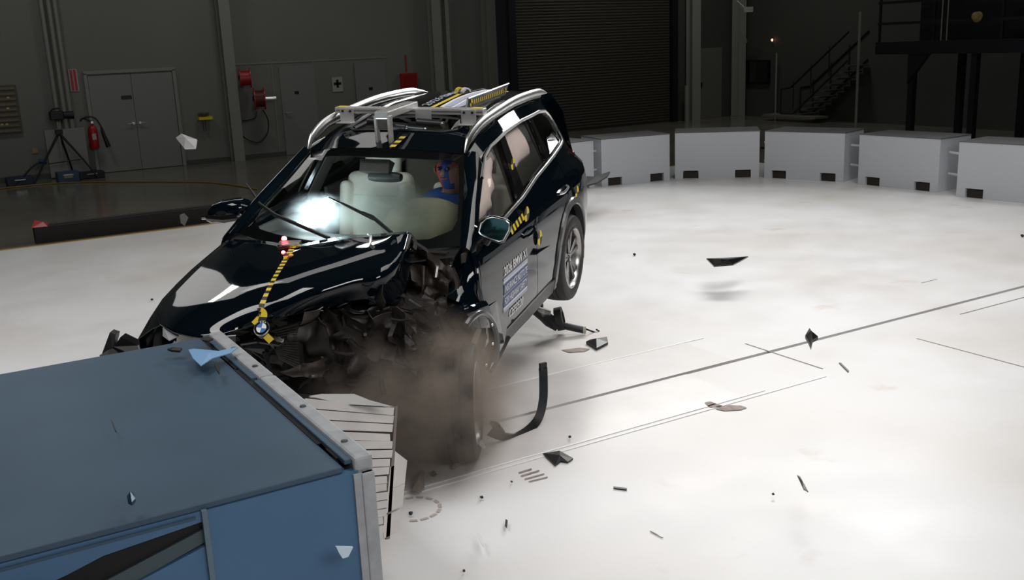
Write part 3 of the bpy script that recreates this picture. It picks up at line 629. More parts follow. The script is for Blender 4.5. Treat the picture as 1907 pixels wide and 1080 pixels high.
# curved rubber strip
pts = catmull([(2.78,5.1,0.09),(2.86,5.1,0.04),(2.97,5.12,0),(3.09,5.15,0.01),(3.2,5.2,0.05),(3.27,5.25,0.14),(3.31,5.3,0.25),(3.31,5.3,0.34)], 5)
def ribbon(name, pts, wd, th, m, wdir, parent=None, off=Vector((0, 0, 0))):
    b = MB(); wdv = Vector(wdir); rows = []
    for i, q in enumerate(pts):
        d = (pts[min(i + 1, len(pts) - 1)] - pts[max(i - 1, 0)]).normalized(); s_ = (wdv - d * wdv.dot(d)).normalized() * wd / 2; n = d.cross(s_).normalized() * th / 2
        q = q - off; rows.append([q - s_ - n, q + s_ - n, q + s_ + n, q - s_ + n, q - s_ - n])
    b.grid(rows); k = len(b.v); b.f += [(0, 1, 2, 3), (k - 5, k - 2, k - 3, k - 4)]; b.m += [0, 0]
    return b.build(name, m, parent, smooth=True)
r = empty('rubber_strip', pts[0], label='long J shaped black rubber trim strip hooked beside the front wheel', cat='car part')
nrm2 = Vector((.62, .78, 0))
b = MB(); rows = []
for i, q in enumerate(pts):
    d = (pts[min(i + 1, len(pts) - 1)] - pts[max(i - 1, 0)]).normalized(); s_ = d.cross(nrm2).normalized() * .028; n = nrm2 * .010
    q = q - pts[0]; rows.append([q - s_ - n, q + s_ - n, q + s_ + n, q - s_ + n, q - s_ - n])
b.grid(rows); k = len(b.v); b.f += [(0, 1, 2, 3), (k - 5, k - 2, k - 3, k - 4)]; b.m += [0, 0]
b.build('strip', M_BLK, r, smooth=True)
p2 = [Vector(q) - pts[0] for q in [(2.79,5.1,0.15),(2.83,5.1,0.11),(2.88,5.1,0.06)]]
MB().tube(p2, [.012, .028, .01], 8).build('bracket', M_BLKG, r, smooth=True)
MB().box(Vector(pts[-1]) - pts[0] + Vector((0, 0, .01)), (.05, .02, .05)).build('end_clip', M_BLK, r)

# left front black bumper corner
BP = [(0.9,7.2,0.44),(0.97,7.2,0.58),(1,7.15,0.57),(0.96,7.1,0.49),(1.01,7.1,0.55),(1.04,7,0.53),(1.09,6.95,0.51),(1.04,6.95,0.5),(1,7.05,0.45)]
r = empty('bumper_corner', BP[0], label='broken black bumper corner sticking up behind the barrier', cat='car part')
o0 = Vector(BP[0])
def slabpoly(name, pts, th, m, parent, off=Vector((0, 0, 0)), dirv=(.49, .84, 0)):
    n = len(pts); dv = Vector(dirv) * th; P = [Vector(q) - off for q in pts]
    o = link(name, P + [q + dv for q in P], [tuple(range(n)), tuple(reversed(range(n, 2 * n)))] + [(i, n + i, n + (i + 1) % n, (i + 1) % n) for i in range(n)], m, parent)
    bm = bmesh.new(); bm.from_mesh(o.data); bmesh.ops.recalc_face_normals(bm, faces=bm.faces); bm.to_mesh(o.data); bm.free(); return o
slabpoly('upright', [BP[0], BP[1], BP[2], BP[3], BP[8]], .08, M_BLK, r, o0)
slabpoly('lower_lip', [(0.88,7.2,0.43),(0.97,7.1,0.5),(1.02,7.1,0.56),(1.1,6.95,0.52),(1.11,6.95,0.43),(0.92,7.2,0.37)], .10, M_BLKG, r, o0)

# things flying over the barrier and background
FLY = 'pieces flying over the barrier'
shard('foil_piece', [(1.97,9,1.72),(2.02,9,1.75),(2.06,8.95,1.73),(2.12,8.9,1.7),(2.1,8.9,1.63),(2.02,8.95,1.63)], .02, M_ALU, 'bright crumpled metal piece in the air before the double door', group=FLY, warp=.04)
shard('plastic_scrap', [(1.92,9,1.06),(1.96,9,1.07),(1.99,9,1.03),(1.95,9,0.96),(1.92,9,0.99)], .012, mat('grey_scrap', (.12, .12, .11), .4), 'small grey scrap in the air before the low black beam', group=FLY, warp=.02)
shard('blue_panel', [(0.98,4.765,1.05),(1.006,4.766,1.05),(1.106,4.633,1.05),(1.189,4.654,1.05),(1.131,4.582,1.05),(1.037,4.552,1.05),(0.964,4.469,1.05),(0.963,4.61,1.05)], .004, mat('pale_blue_film', (.20, .38, .62), .3), 'pale blue thin sheet lying over the far corner of the barrier', group=FLY, warp=.006)
shard('plastic_scrap', [(0.903,4.866,1.04),(0.935,4.874,1.04),(0.964,4.829,1.04),(0.944,4.79,1.04),(0.912,4.826,1.04)], .01, M_BLK, 'small black scrap on the barrier top near the far edge', group=FLY, warp=.01)
shard('plastic_scrap', [(1.091,4.956,1.04),(1.123,4.966,1.04),(1.132,4.9,1.04),(1.1,4.879,1.04),(1.083,4.915,1.04)], .008, M_BLK, 'black oval scrap on the pale end plate of the barrier', group=FLY)
shard('wire_piece', [(1.019,4.446,1.05),(1.039,4.43,1.05),(1.001,4.289,1.05),(1.004,4.343,1.05)], .008, M_BLK, 'small dark wire bit over the barrier right of the blue sheet', group=FLY)
shard('plastic_sliver', [(0.499,4.01,1.04),(0.502,3.993,1.04),(0.495,3.868,1.04),(0.491,3.884,1.04)], .004, M_BLK, 'dark sliver on the middle of the barrier top', group=FLY)
shard('metal_nut', [(0.408,3.173,1.06),(0.422,3.201,1.06),(0.433,3.183,1.06),(0.428,3.14,1.06),(0.413,3.118,1.06),(0.405,3.138,1.06)], .012, mat('dark_teal', (.02, .06, .09), .3, metal=.5), 'small dark nut like piece above the lower barrier top', group=FLY, warp=.02)
shard('pale_fragment', [(1.02,3,0.78),(1.08,3,0.76),(1.06,3,0.73),(1.04,3,0.73),(1.03,3,0.75)], .01, mat('pale_blue_frag', (.55, .68, .78), .4), 'pale blue fragment against the barrier side at the bottom', group=FLY, warp=.012)
# ------------------------------------------------------------------ the car (local frame: x forward, y to its left, z up, origin under the rear axle)
CM = Matrix([[-0.763028, 0.645403, -0.035263], [-0.642496, -0.763292, -0.067712], [-0.070618, -0.029009, 0.997082]]).to_4x4()
CT = Vector((3.853,7.303,0.381))
CMAT = Matrix.Translation(CT) @ CM
def car_root(name, base, label, cat, group=None):
    o = empty(name, label=label, cat=cat, group=group); o.matrix_world = CMAT @ Matrix.Translation(Vector(base)); return o
car = car_root('car', (0, 0, 0), 'dark navy crashed car with its crumpled front against the barrier', 'car')
PLAN = [(-.99, .66), (-.85, .79), (-.7, .86), (-.4, .905), (0, .92), (1, .925), (2.0, .92), (2.5, .905), (3.0, .85), (3.3, .76), (3.5, .6)]
LOWP = [(.2, -.06), (.3, -.035), (.45, -.012), (.65, 0), (.8, -.003), (.90, -.012), (.95, -.025), (1.0, -.045)]
BRP = [(-.9, -.09), (-.3, -.03), (.3, -.012), (1, 0), (2.2, 0)]
ZCP = [(-1.0, 1.50), (-.85, 1.57), (-.6, 1.62), (-.4, 1.64), (0, 1.66), (.3, 1.66), (.7, 1.635), (1, 1.60), (1.2, 1.565), (1.35, 1.53), (1.5, 1.50)]
def Sy(x, z):
    y = lerp(x, PLAN)
    if z <= 1.0: return y + lerp(z, LOWP)
    return y - .045 - .40 * (z - 1) - .17 * (z - 1) ** 2 + lerp(x, BRP) * min(1, (z - 1) / .1)
def Zr(x, y): return lerp(x, ZCP) - (.16 + .08 * min(1, max(0, (x - 1.1) / .3))) * y * y
def Wx(y, z): return 2.30 - (z - 1.02) * 1.667 - (.39 + .62 * (z - 1.02)) * y * y
SL = lambda x, z, o=0: (x, Sy(x, z) + o, z)
SR = lambda x, z, o=0: (x, -Sy(x, z) - o, z)
def EY(x): return lerp(x, [(-.9, .46), (-.4, .53), (1.0, .55), (1.25, .56), (1.37, .585)])
roof_edge = [(x, Zr(x, EY(x)) - .012) for x in (-.86, -.7, -.4, 0, .4, .8, 1.0, 1.2, 1.32)]
DLOT = [(2.05, .972), (1.941, 1.052), (1.714, 1.195), (1.49, 1.318), (1.279, 1.42), (1.118, 1.455), (.715, 1.49), (.309, 1.503), (-.20, 1.495), (-.36, 1.475), (-.45, 1.42), (-.52, 1.28), (-.50, 1.235), (-.455, 1.218)]
BELT = [(.05, 1.178), (.57, 1.136), (.98, 1.084), (1.40, 1.046), (1.874, .983)]
DLO = DLOT + BELT
RDE = [(-.02, 1.182), (-.01, 1.08), (.0, .98), (.08, .89), (.29, .775), (.43, .62), (.475, .46), (.465, .33)]
FDF = [(2.0, .30), (1.97, .42), (2.02, .59), (2.07, .75), (2.05, .91), (2.055, .965)]
arch = [(.425 * math.cos(a), .365 + .44 * math.sin(a)) for a in [math.radians(q) for q in (-20, -5, 10, 25, 40, 55, 70, 85, 100, 115, 130, 145, 160, 175, 190, 200)]]
shell_out = [(-.80, .34), (-.97, .42), (-.985, .62), (-.975, .85), (-.95, 1.0), (-.90, 1.2), (-.88, 1.4), (-.87, 1.5)] + roof_edge + [(1.36, 1.44), (1.56, 1.33), (1.77, 1.21), (1.99, 1.06), (2.10, .98), (2.12, .9), (2.13, .75), (2.08, .59), (2.03, .42), (2.06, .22), (.43, .22)] + arch
shell_hole = DLOT + [(-.03, 1.186)] + [(x - .006, z) for x, z in RDE[1:]] + [(.465, .322), (1.0, .322), (2.0, .292)] + [(x + .006, z) for x, z in FDF[1:]] 
for nm, fn in (('L', SL), ('R', SR)):
    def fe(x, z, fn=fn):
        q = list(fn(x, z))
        ze = Zr(x, EY(x)) - .012; t = min(1, max(0, (z - ze + .11) / .11)) ** 2 if x < 1.34 else 0
        s = 1 if q[1] > 0 else -1; q[1] = s * ((abs(q[1])) * (1 - t) + EY(x) * t)
        return q
    panel('body_side', shell_out, [shell_hole], fe, M_PAINT, car, st=.05)
    SGN = 1 if nm == 'L' else -1
    # doors
    fd = inset([(2.05, .962), (1.87, .976), (1.40, 1.040), (.985, 1.078), (.94, .97), (.935, .86), (.975, .67), (.935, .45), (.905, .325), (2.0, .30), (1.97, .42), (2.02, .59), (2.07, .75), (2.05, .91)], .004)
    rdp = inset([(.975, 1.078), (.57, 1.130), (.06, 1.172), (-.02, 1.176), (.0, .98), (.08, .89), (.29, .775), (.43, .62), (.475, .46), (.465, .325), (.90, .325), (.93, .45), (.97, .67), (.93, .86), (.935, .97)], .004)
    fdo = panel('front_door', fd, [], fn, M_PAINT, car, st=.05); rdo = panel('rear_door', rdp, [], fn, M_PAINT, car, st=.05)
    for (hx, hz, par) in ((1.13, .868, fdo), (.19, .955, rdo)):
        y = Sy(hx, hz)
        rows = []
        for t in np.linspace(-1, 1, 9):
            c = Vector((hx + t * .105, SGN * (y + .030 * (1 - t ** 4) + .004), hz - t * .010)); hh = .016 * (1 - .35 * t * t); rows.append([c + Vector((0, 0, -hh)), c + Vector((0, SGN * .010, 0)), c + Vector((0, 0, hh)), c + Vector((0, -SGN * .012, 0)), c + Vector((0, 0, -hh))])
        MB().grid(rows).build('door_handle', M_PAINT if par is fdo else M_CHR, par, smooth=True)
    panel('side_sill', inset([(2.04, .298), (2.05, .20), (.45, .20), (.45, .318), (1.0, .318)], .002), [], lambda x, z: fn(x, z, .012), M_BLK, car, st=.08)
    # window frame, panes, chrome strip
    W1 = [(1.99, 1.0), (1.90, 1.055), (1.70, 1.185), (1.48, 1.303), (1.28, 1.395), (1.12, 1.435), (.88, 1.462), (1.00, 1.27), (1.085, 1.095), (1.40, 1.066), (1.85, 1.005)]
    W2 = [(.76, 1.470), (.31, 1.485), (.10, 1.482), (.15, 1.33), (.20, 1.19), (.57, 1.156), (.90, 1.115), (.86, 1.27)]
    W3 = [(.04, 1.480), (-.20, 1.476), (-.345, 1.458), (-.425, 1.41), (-.49, 1.28), (-.44, 1.24), (.06, 1.20), (.08, 1.33)]
    panel('window_frame', DLO, [W1, W2, W3], lambda x, z: fn(x, z, -.008), M_BLKG, car, st=.05, thick=.02)
    for q, mg in ((W1, M_SGLASS), (W2, M_SGLASS), (W3, M_PGLASS)):
        panel('side_window', q, [], lambda x, z: fn(x, z, -.014), mg, car, st=.12, thick=0)
    cp = [Vector(fn(x, z, .004)) for x, z in dens(DLO[3:], .05) if not (1.5 < x < 1.87 and z > 1.0 + .25 * (1.87 - x))]
    cp.append(cp[-1] + Vector((.01, 0, 0)))
    rows = []
    for i in range(len(cp) - 1):
        d = (cp[i + 1] - cp[i]).normalized(); s_ = Vector((0, SGN, 0)).cross(d).normalized() * .011; o_ = Vector((0, SGN * .008, 0))
        rows.append([cp[i] - s_ - o_, cp[i] - s_ + o_ * .3, cp[i] + o_, cp[i] + s_ + o_ * .3, cp[i] + s_ - o_])
    MB().grid(rows).build('window_chrome_strip', M_CHR, car, smooth=True)
    # A pillar, from windshield edge to side
    rows = []
    for t in np.linspace(0, 1, 10):
        z = 1.448 + (1.02 - 1.448) * t; y = .575 + (.785 - .575) * t; a = Vector((Wx(y, z), y, z))
        zb = lerp(t, [(0, 1.452), (.3, 1.33), (.58, 1.21), (.9, 1.06), (1, .985)]); xb = lerp(t, [(0, 1.345), (.3, 1.56), (.58, 1.77), (.9, 1.99), (1, 2.10)])
        b = Vector((xb, Sy(xb, zb), zb)); m_ = (a + b) / 2 + Vector((.015, .012, .016)); m1 = (a * .7 + b * .3) + Vector((.012, .010, .014)); m2 = (a * .3 + b * .7) + Vector((.010, .012, .010))
        rows.append([Vector((v.x, v.y * SGN, v.z)) for v in (a, m1, m_, m2, b)])
    MB().grid(rows).build('a_pillar', M_PAINT, car, smooth=True, solid=.006)
    # roof rail
    rp = [(1.40, .585, 1.458), (1.30, .585, 1.545), (1.10, .585, 1.605), (.80, .58, 1.632), (.35, .575, 1.655), (-.05, .57, 1.648), (-.35, .56, 1.628), (-.62, .54, 1.585)]
    q = catmull([(x, y * SGN, z) for x, y, z in rp], 6)
    rows = []
    for i, p in enumerate(q):
        d = (q[min(i + 1, len(q) - 1)] - q[max(i - 1, 0)]).normalized(); t = i / (len(q) - 1); e = min(1, 6 * t + .25, 6 * (1 - t) + .1)
        w_ = .021 * e; hgt = .030 * e; u_ = Vector((0, 1, 0)); n = d.cross(u_).normalized(); n = n if n.z > 0 else -n
        rows.append([p + (math.cos(a) * u_ * w_ + math.sin(a) * n * hgt * (1 if math.sin(a) > 0 else 1.0)) for a in [2 * math.pi * k / 10 for k in range(11)]])
    rr_ = MB().grid(rows).build('roof_rail', M_CHR, car, smooth=True)
    MB().tube([(x, y * SGN, z - .032) for x, y, z in rp[1:-1]], .014, 6).build('rail_gasket', M_BLK, rr_, smooth=True)
# roof skin with the sunroof opening
hdr = []
for y in np.linspace(-.585, .585, 13):
    z = 1.50 - .16 * y * y; hdr.append((Wx(y, z) + .004, y))
ro = hdr + [(x, EY(x)) for x in (1.2, 1.0, .8, .4, 0, -.4, -.7, -.86)] + [(-.93, .3), (-.95, 0), (-.93, -.3)] + [(x, -EY(x)) for x in (-.86, -.7, -.4, 0, .4, .8, 1.0, 1.2)]
open_ = [(1.10, -.40), (1.17, -.33), (1.195, -.15), (1.20, 0), (1.195, .15), (1.17, .33), (1.10, .41), (.72, .40), (.70, 0), (.72, -.40)]
gl = [(.70, -.44), (.70, .44), (-.45, .42), (-.50, 0), (-.45, -.42)]
roof = panel('roof', ro, [open_, [(.715, -.45), (.715, -.44)][0:0] or gl] if False else [open_, inset(gl, .004)], lambda x, y: (x, y, Zr(x, y)), M_PAINT, car, st=.06, thick=.012)
panel('glass_roof', inset(gl, .008), [], lambda x, y: (x, y, Zr(x, y) + .002), M_BLKG, car, st=.1, thick=.01)
rim = [Vector((x, y, Zr(x, y) + .004)) for x, y in dens(open_, .06)]; rim.append(rim[0])
MB().tube(rim, .010, 6, caps=False).build('sunroof_seal', M_BLK, car, smooth=True)
for s in (-1, 1): MB().tube([(1.08, s * .385, Zr(1.08, .38) - .01), (.9, s * .375, Zr(.9, .38) - .02), (.74, s * .36, Zr(.74, .38) - .0)], .015, 6).build('sunroof_guide', M_DARK, car, smooth=True)
panel('headliner', [(1.33, -.52), (1.36, 0), (1.33, .52), (-.7, .48), (-.7, -.48)], [[(1.10, -.38), (1.15, 0), (1.10, .39), (.73, .38), (.73, -.38)]], lambda x, y: (x, y, Zr(x, y) - .04), mat('headliner_fabric', (.05, .048, .045), .9), car, st=.12, thick=.01)
# windshield
wo = [(-.785, 1.02)] + [(y, 1.02) for y in (-.5, -.25, 0, .25, .5)] + [(.785, 1.02), (.73, 1.13), (.67, 1.25), (.575, 1.446)] + [(y, 1.50 - .16 * y * y) for y in (.4, .2, 0, -.2, -.4)] + [(-.575, 1.446), (-.67, 1.25), (-.73, 1.13)]
wi = [(-.60, 1.062), (-.3, 1.055), (0, 1.052), (.3, 1.055), (.60, 1.06), (.70, 1.09), (.705, 1.13), (.635, 1.27), (.56, 1.405), (.50, 1.425), (.2, 1.448), (0, 1.452), (-.2, 1.448), (-.50, 1.425), (-.56, 1.405), (-.635, 1.27), (-.705, 1.13), (-.70, 1.09)]
wf = lambda y, z: (Wx(y, z), y, z)
ws = panel('windshield', wo, [], wf, M_WGLASS, car, st=.07, thick=0)
panel('glass_border', wo, [wi], lambda y, z: (Wx(y, z) - .006, y, z), M_BLKG, ws, st=.05, thick=.004)
# wipers
for pts_ in ([(1.491,-1.048,1.203),(1.646,-0.895,1.178),(1.852,-0.706,1.148),(2.031,-0.478,1.12),(2.205,0.002,1.077)], [(1.928,-0.143,1.237),(1.99,0.014,1.206),(2.037,0.147,1.172),(2.062,0.232,1.147),(2.1,0.374,1.103)]):
    q = [Vector(p) + Vector((.02, 0, .02)) for p in pts_]
    wp = MB().tube([q[0], q[1], q[2], q[3]], [.005, .009, .010, .010], 6).build('wiper_blade', M_BLK, car, smooth=True)
    MB().tube([q[2] + Vector((.01, 0, .012)), q[3] + Vector((.015, 0, .018)), q[4] + Vector((.02, 0, -.02))], [.008, .012, .012], 6).build('wiper_arm', M_BLK, wp, smooth=True)
# inner mirror with camera housing behind the glass
im = MB(); rows = []
for t in np.linspace(-1, 1, 9):
    rows.append([Vector((1.565 + .03 * math.cos(a), .075 + t * .115, 1.318 + .036 * math.sin(a) * (1 - .3 * t ** 4))) for a in [2 * math.pi * k / 10 for k in range(11)]])
im.grid(rows); im.build('inside_mirror', M_BLK, car, smooth=True)
MB().add([(1.53, -.12, 1.43), (1.53, .10, 1.43), (1.62, .13, 1.36), (1.62, -.09, 1.36), (1.45, -.10, 1.39), (1.45, .10, 1.39), (1.55, .11, 1.33), (1.55, -.07, 1.33)], [(0, 1, 2, 3), (7, 6, 5, 4), (0, 4, 5, 1), (2, 6, 7, 3), (1, 5, 6, 2), (0, 3, 7, 4)]).build('sensor_housing', mat('brown_black_plastic', (.03, .024, .022), .5), car, bevel=.006)
# hood
HC = [[(2.142,-0.785,1),(2.305,-0.802,0.955),(2.446,-0.823,0.91),(2.596,-0.828,0.865),(2.75,-0.828,0.815),(2.955,-0.764,0.775),(3.091,-0.655,0.76)],
 [(2.213,-0.646,1.02),(2.463,-0.592,0.985),(2.663,-0.557,0.945),(2.833,-0.539,0.9),(2.981,-0.549,0.86),(3.118,-0.553,0.82),(3.203,-0.515,0.79)],
 [(2.253,-0.508,1.035),(2.542,-0.422,1.005),(2.745,-0.387,0.965),(2.938,-0.353,0.925),(3.085,-0.353,0.885),(3.203,-0.373,0.84),(3.281,-0.375,0.8)],
 [(2.292,-0.359,1.04),(2.603,-0.252,1.02),(2.838,-0.186,0.985),(3.034,-0.141,0.95),(3.157,-0.141,0.905),(3.258,-0.153,0.86),(3.308,-0.167,0.81)],
 [(2.399,-0.168,1.06),(2.677,-0.074,1.04),(2.899,-0.006,1.01),(3.019,0.026,0.97),(3.09,0.03,0.92),(3.124,0.028,0.87),(3.115,0.034,0.83)],
 [(2.318,-0.01,1.08),(2.631,0.111,1.07),(2.885,0.185,1.05),(3.008,0.202,1.01),(3.08,0.195,0.96),(3.1,0.169,0.91),(3.098,0.139,0.87)],
 [(2.295,0.163,1.11),(2.588,0.281,1.1),(2.823,0.364,1.08),(2.937,0.388,1.04),(2.973,0.377,0.99),(2.958,0.342,0.93),(2.92,0.303,0.88)],
 [(2.278,0.372,1.13),(2.572,0.486,1.12),(2.758,0.536,1.09),(2.821,0.517,1.04),(2.845,0.485,0.99),(2.853,0.445,0.94),(2.85,0.426,0.9)],
 [(2.276,0.478,1.145),(2.509,0.571,1.12),(2.683,0.617,1.085),(2.78,0.614,1.04),(2.807,0.574,0.99),(2.812,0.53,0.945),(2.816,0.502,0.91)],
 [(2.279,0.56,1.15),(2.464,0.62,1.11),(2.573,0.639,1.06),(2.658,0.638,1.01),(2.729,0.616,0.965),(2.759,0.581,0.925),(2.789,0.557,0.905)],
 [(2.003,0.443,1.06),(2.167,0.513,1.02),(2.307,0.566,0.97),(2.408,0.597,0.92),(2.485,0.615,0.87),(2.58,0.621,0.83),(2.659,0.605,0.83)]]
def crv(P, t):
    n = len(P) - 1; f_ = min(max(t, 0), 1) * n; i = min(int(f_), n - 1); u = f_ - i
    a, b, c, d = (Vector(P[max(i - 1, 0)]), Vector(P[i]), Vector(P[i + 1]), Vector(P[min(i + 2, n)]))
    return .5 * (2 * b + (c - a) * u + (2 * a - 5 * b + 4 * c - d) * u * u + (3 * b - a - 3 * c + d) * u ** 3)
def hoodp(u, v):
    return crv([crv(c, v) for c in HC], u)
rows = []
for v in np.linspace(0, 1, 30):
    rw = []
    for u in np.linspace(0, 1, 56):
        p = hoodp(u, v)
        # buckles: two long creases that fan out from the crushed side
        p.z += .010 * math.exp(-((u - .52 - .16 * (v - .5)) / .03) ** 2) * math.sin(math.pi * v) - .008 * math.exp(-((u - .60 - .1 * (v - .5)) / .03) ** 2) * math.sin(math.pi * v)
        rw.append(p)
    rows.append(rw)
RA = np.array([[tuple(p) for p in rw] for rw in rows])
for _ in range(14):
    B_ = RA.copy(); B_[1:-1, 1:-1] = (RA[:-2, 1:-1] + RA[2:, 1:-1] + RA[1:-1, :-2] + RA[1:-1, 2:]) / 4; B_[:, 42:] = RA[:, 42:] * .8 + B_[:, 42:] * .2; RA = B_
rows = [[Vector(p) for p in rw] for rw in RA]
def hoodp(u, v):
    a = min(max(v, 0), 1) * 29; b = min(max(u, 0), 1) * 55; i = min(int(a), 28); j = min(int(b), 54); a -= i; b -= j
    return Vector(RA[i, j] * (1 - a) * (1 - b) + RA[i + 1, j] * a * (1 - b) + RA[i, j + 1] * (1 - a) * b + RA[i + 1, j + 1] * a * b)
ho = MB().grid(rows).build('hood', M_PAINT, car, smooth=True, split=70)
q = ho.modifiers.new('solid', 'SOLIDIFY'); q.thickness = .010; q.offset = 0
# folded rear flange of the hood and small torn tab
MB().grid([[hoodp(u, 0) + Vector((-.005, 0, 0)) for u in np.linspace(.3, 1, 20)], [hoodp(u, 0) + Vector((-.02, 0, -.03)) for u in np.linspace(.3, 1, 20)]]).build('hood_flange', M_PAINT, car, smooth=True, solid=.004)
MB().tube([(2.395,0.347,1.16),(2.435,0.388,1.16),(2.466,0.394,1.13),(2.52,0.402,1.11)], [.006, .012, .008, .003], 6).build('torn_tab', M_CHR, ho, smooth=True)
# striped centre tape on hood, two target stickers
def stripe(name, path, wd, par, nrm=Vector((0, 0, 1)), n=18, off=.008):
    tot = []; L = [0]
    for i in range(len(path) - 1): L.append(L[-1] + (path[i + 1] - path[i]).length)
    def at(s):
        for i in range(len(path) - 1):
            if s <= L[i + 1]: return path[i].lerp(path[i + 1], (s - L[i]) / max(1e-6, L[i + 1] - L[i])), (path[i + 1] - path[i]).normalized()
        return path[-1], (path[-1] - path[-2]).normalized()
    b = MB()
    for k in range(n):
        p, d = at(L[-1] * k / n); p2, d2 = at(L[-1] * (k + 1) / n); s_ = d.cross(nrm).normalized() * wd / 2
        b.add([p - s_ + nrm * off, p + s_ + nrm * off, p2 + s_ + nrm * off, p2 - s_ + nrm * off], [(0, 1, 2, 3)], k % 2)
    return b.build(name, [M_YEL, M_BTAPE], par, fix=False)
tp = [hoodp(.405, v) for v in np.linspace(.02, .98, 26)]
stripe('striped_tape', tp, .034, car, n=34)
def target(name, c, ex, ey, r, par, n=24, off=None):
    b = MB(); c = Vector(c); ex = Vector(ex).normalized() * r; ey = Vector(ey).normalized() * r
    nn = ex.cross(ey).normalized() * (off or 0); c = c + nn
    for qd in range(4):
        vs = [c] + [c + ex * math.cos(a) + ey * math.sin(a) for a in np.linspace(qd * math.pi / 2, (qd + 1) * math.pi / 2, n // 4 + 1)]
        b.add(vs, [tuple(range(len(vs)))], qd % 2)
    return b.build(name, [M_YEL, M_BTAPE], par, fix=False)
def hood_target(u, v, r):
    c = hoodp(u, v); du = (hoodp(u + .03, v) - hoodp(u - .03, v)).normalized(); dv = (hoodp(u, v - .03) - hoodp(u, v + .03)).normalized(); nn = du.cross(dv); nn = nn if nn.z > 0 else -nn
    return target('target_sticker', c + nn * .012, du, dv, r, car), c, du, dv, nn
tc_ = Vector((3.137,0.042,0.885)); target('target_sticker', tc_, (0, 1, 0), (-.6, 0, .8), .050, car, off=.0)
hood_target(.41, .13, .035); hood_target(.42, .03, .03)
c = Vector((3.184,0.085,0.835)); nn = Vector((.72, .12, .68)).normalized(); du = Vector((0, 1, 0)); du = (du - nn * du.dot(nn)).normalized(); dv = nn.cross(du); dv = dv if dv.z > 0 else -dv
em = MB().lathe([(0, .012), (.040, .012), (.044, .008), (.044, 0), (0, 0)], c, nn, 28).build('emblem', M_BLKG, car, smooth=True)
MB().lathe([(.040, .012), (.042, .016), (.045, .012), (.045, .006)], c, nn, 28).build('emblem_ring', M_CHR, em, smooth=True)
b = MB(); cc2 = c + nn * .0145
for qd in range(4):
    vs = [cc2] + [cc2 + (du * math.cos(a) + dv * math.sin(a)) * .028 for a in np.linspace(qd * math.pi / 2, (qd + 1) * math.pi / 2, 8)]
    b.add(vs, [tuple(range(len(vs)))], (qd + 1) % 2)
b.build('emblem_quarters', [mat('emblem_blue', (.02, .16, .45), .3), mat('emblem_white', (.85, .85, .85), .3)], em, fix=False)
for a, ch in ((112, 'B'), (90, 'M'), (68, 'W')):
    dr = du * math.cos(math.radians(a)) + dv * math.sin(math.radians(a)); tg = Vector(dr).cross(nn)
    lettering(ch, lambda p, q, dr=dr, tg=tg: tuple(cc2 + dr * (.0305 + .008 * q) + tg * (-.004 + .008 * p)), M_WTEXT, em)
stripe('striped_tape', [c + Vector((.0, .02, -.04)), c + Vector((-.01, .045, -.075))], .036, car, nrm=nn, n=1, off=.01)
# red LED device on the cowl with blurred bracket
l = Vector((2.385,-0.228,1.1))
led = MB().box(l + Vector((.01, .04, -.035)), (.07, .13, .035), (0, .1, .3)).build('marker_lamp_base', M_STEEL, car)
bm = MB().lathe([(0, .016), (.010, .013), (.016, .004), (.016, -.006), (0, -.01)], l, (0, 0, 1), 14).build('red_led', mat('red_led', (.9, .05, .05), .3, emit=(1, .05, .06), es=28), led, smooth=True)
MB().lathe([(0, .012), (.008, .010), (.012, .004), (.012, -.006), (0, -.01)], l + Vector((.12, .06, -.05)), (0, 0, 1), 14).build('red_led', MATS['red_led'], led, smooth=True)
MB().tube([l + Vector((.05, -.02, -.04)), l + Vector((.06, .06, -.02)), l + Vector((.03, .12, -.02))], .010, 6).build('bracket', M_CHR, led, smooth=True)
# cowl panel, firewall, dash
panel('cowl_panel', [(2.02, -.78), (2.28, -.4), (2.33, 0), (2.28, .4), (2.02, .78), (2.18, .80), (2.40, .45), (2.44, 0), (2.40, -.45), (2.18, -.80)], [], lambda x, y: (x, y, 1.0 - .06 * (x - 2.1)), M_BLK, car, st=.08, thick=.01)
ck = [Vector(q) for q in [(2.161,0.55,1.021),(2.15,0.62,0.978),(2.091,0.68,0.923),(2.064,0.74,0.926),(2.094,0.74,0.9),(2.124,0.72,0.891),(2.129,0.66,0.916),(2.155,0.62,0.945),(2.15,0.55,0.99)]]
slabpoly('cowl_trim', ck, .03, M_STEEL, car, dirv=(-1, 0, 0))
MB().tube([(2.142,0.5,1.087),(2.159,0.54,1.043),(2.148,0.62,0.994),(2.089,0.68,0.939),(2.054,0.74,0.933)], .018, 8).build('rubber_seal', M_BLK, car, smooth=True)
b = MB(); b.prism([(2.12, .96), (1.95, .985), (1.70, .95), (1.62, .80), (1.75, .60), (2.2, .55)], 1.44, axis=1, off=-.72); b.build('dashboard', mat('dash_plastic', (.02, .02, .02), .7), car, bevel=.02)
b = MB(); b.box((2.17, 0, .62), (.05, 1.5, .78)); b.build('firewall', M_ENG, car)
b = MB(); b.box((.75, 0, .28), (2.7, 1.48, .06)).box((2.5, 0, .32), (.9, 1.3, .08)); b.build('floor_pan', M_BLK, car)
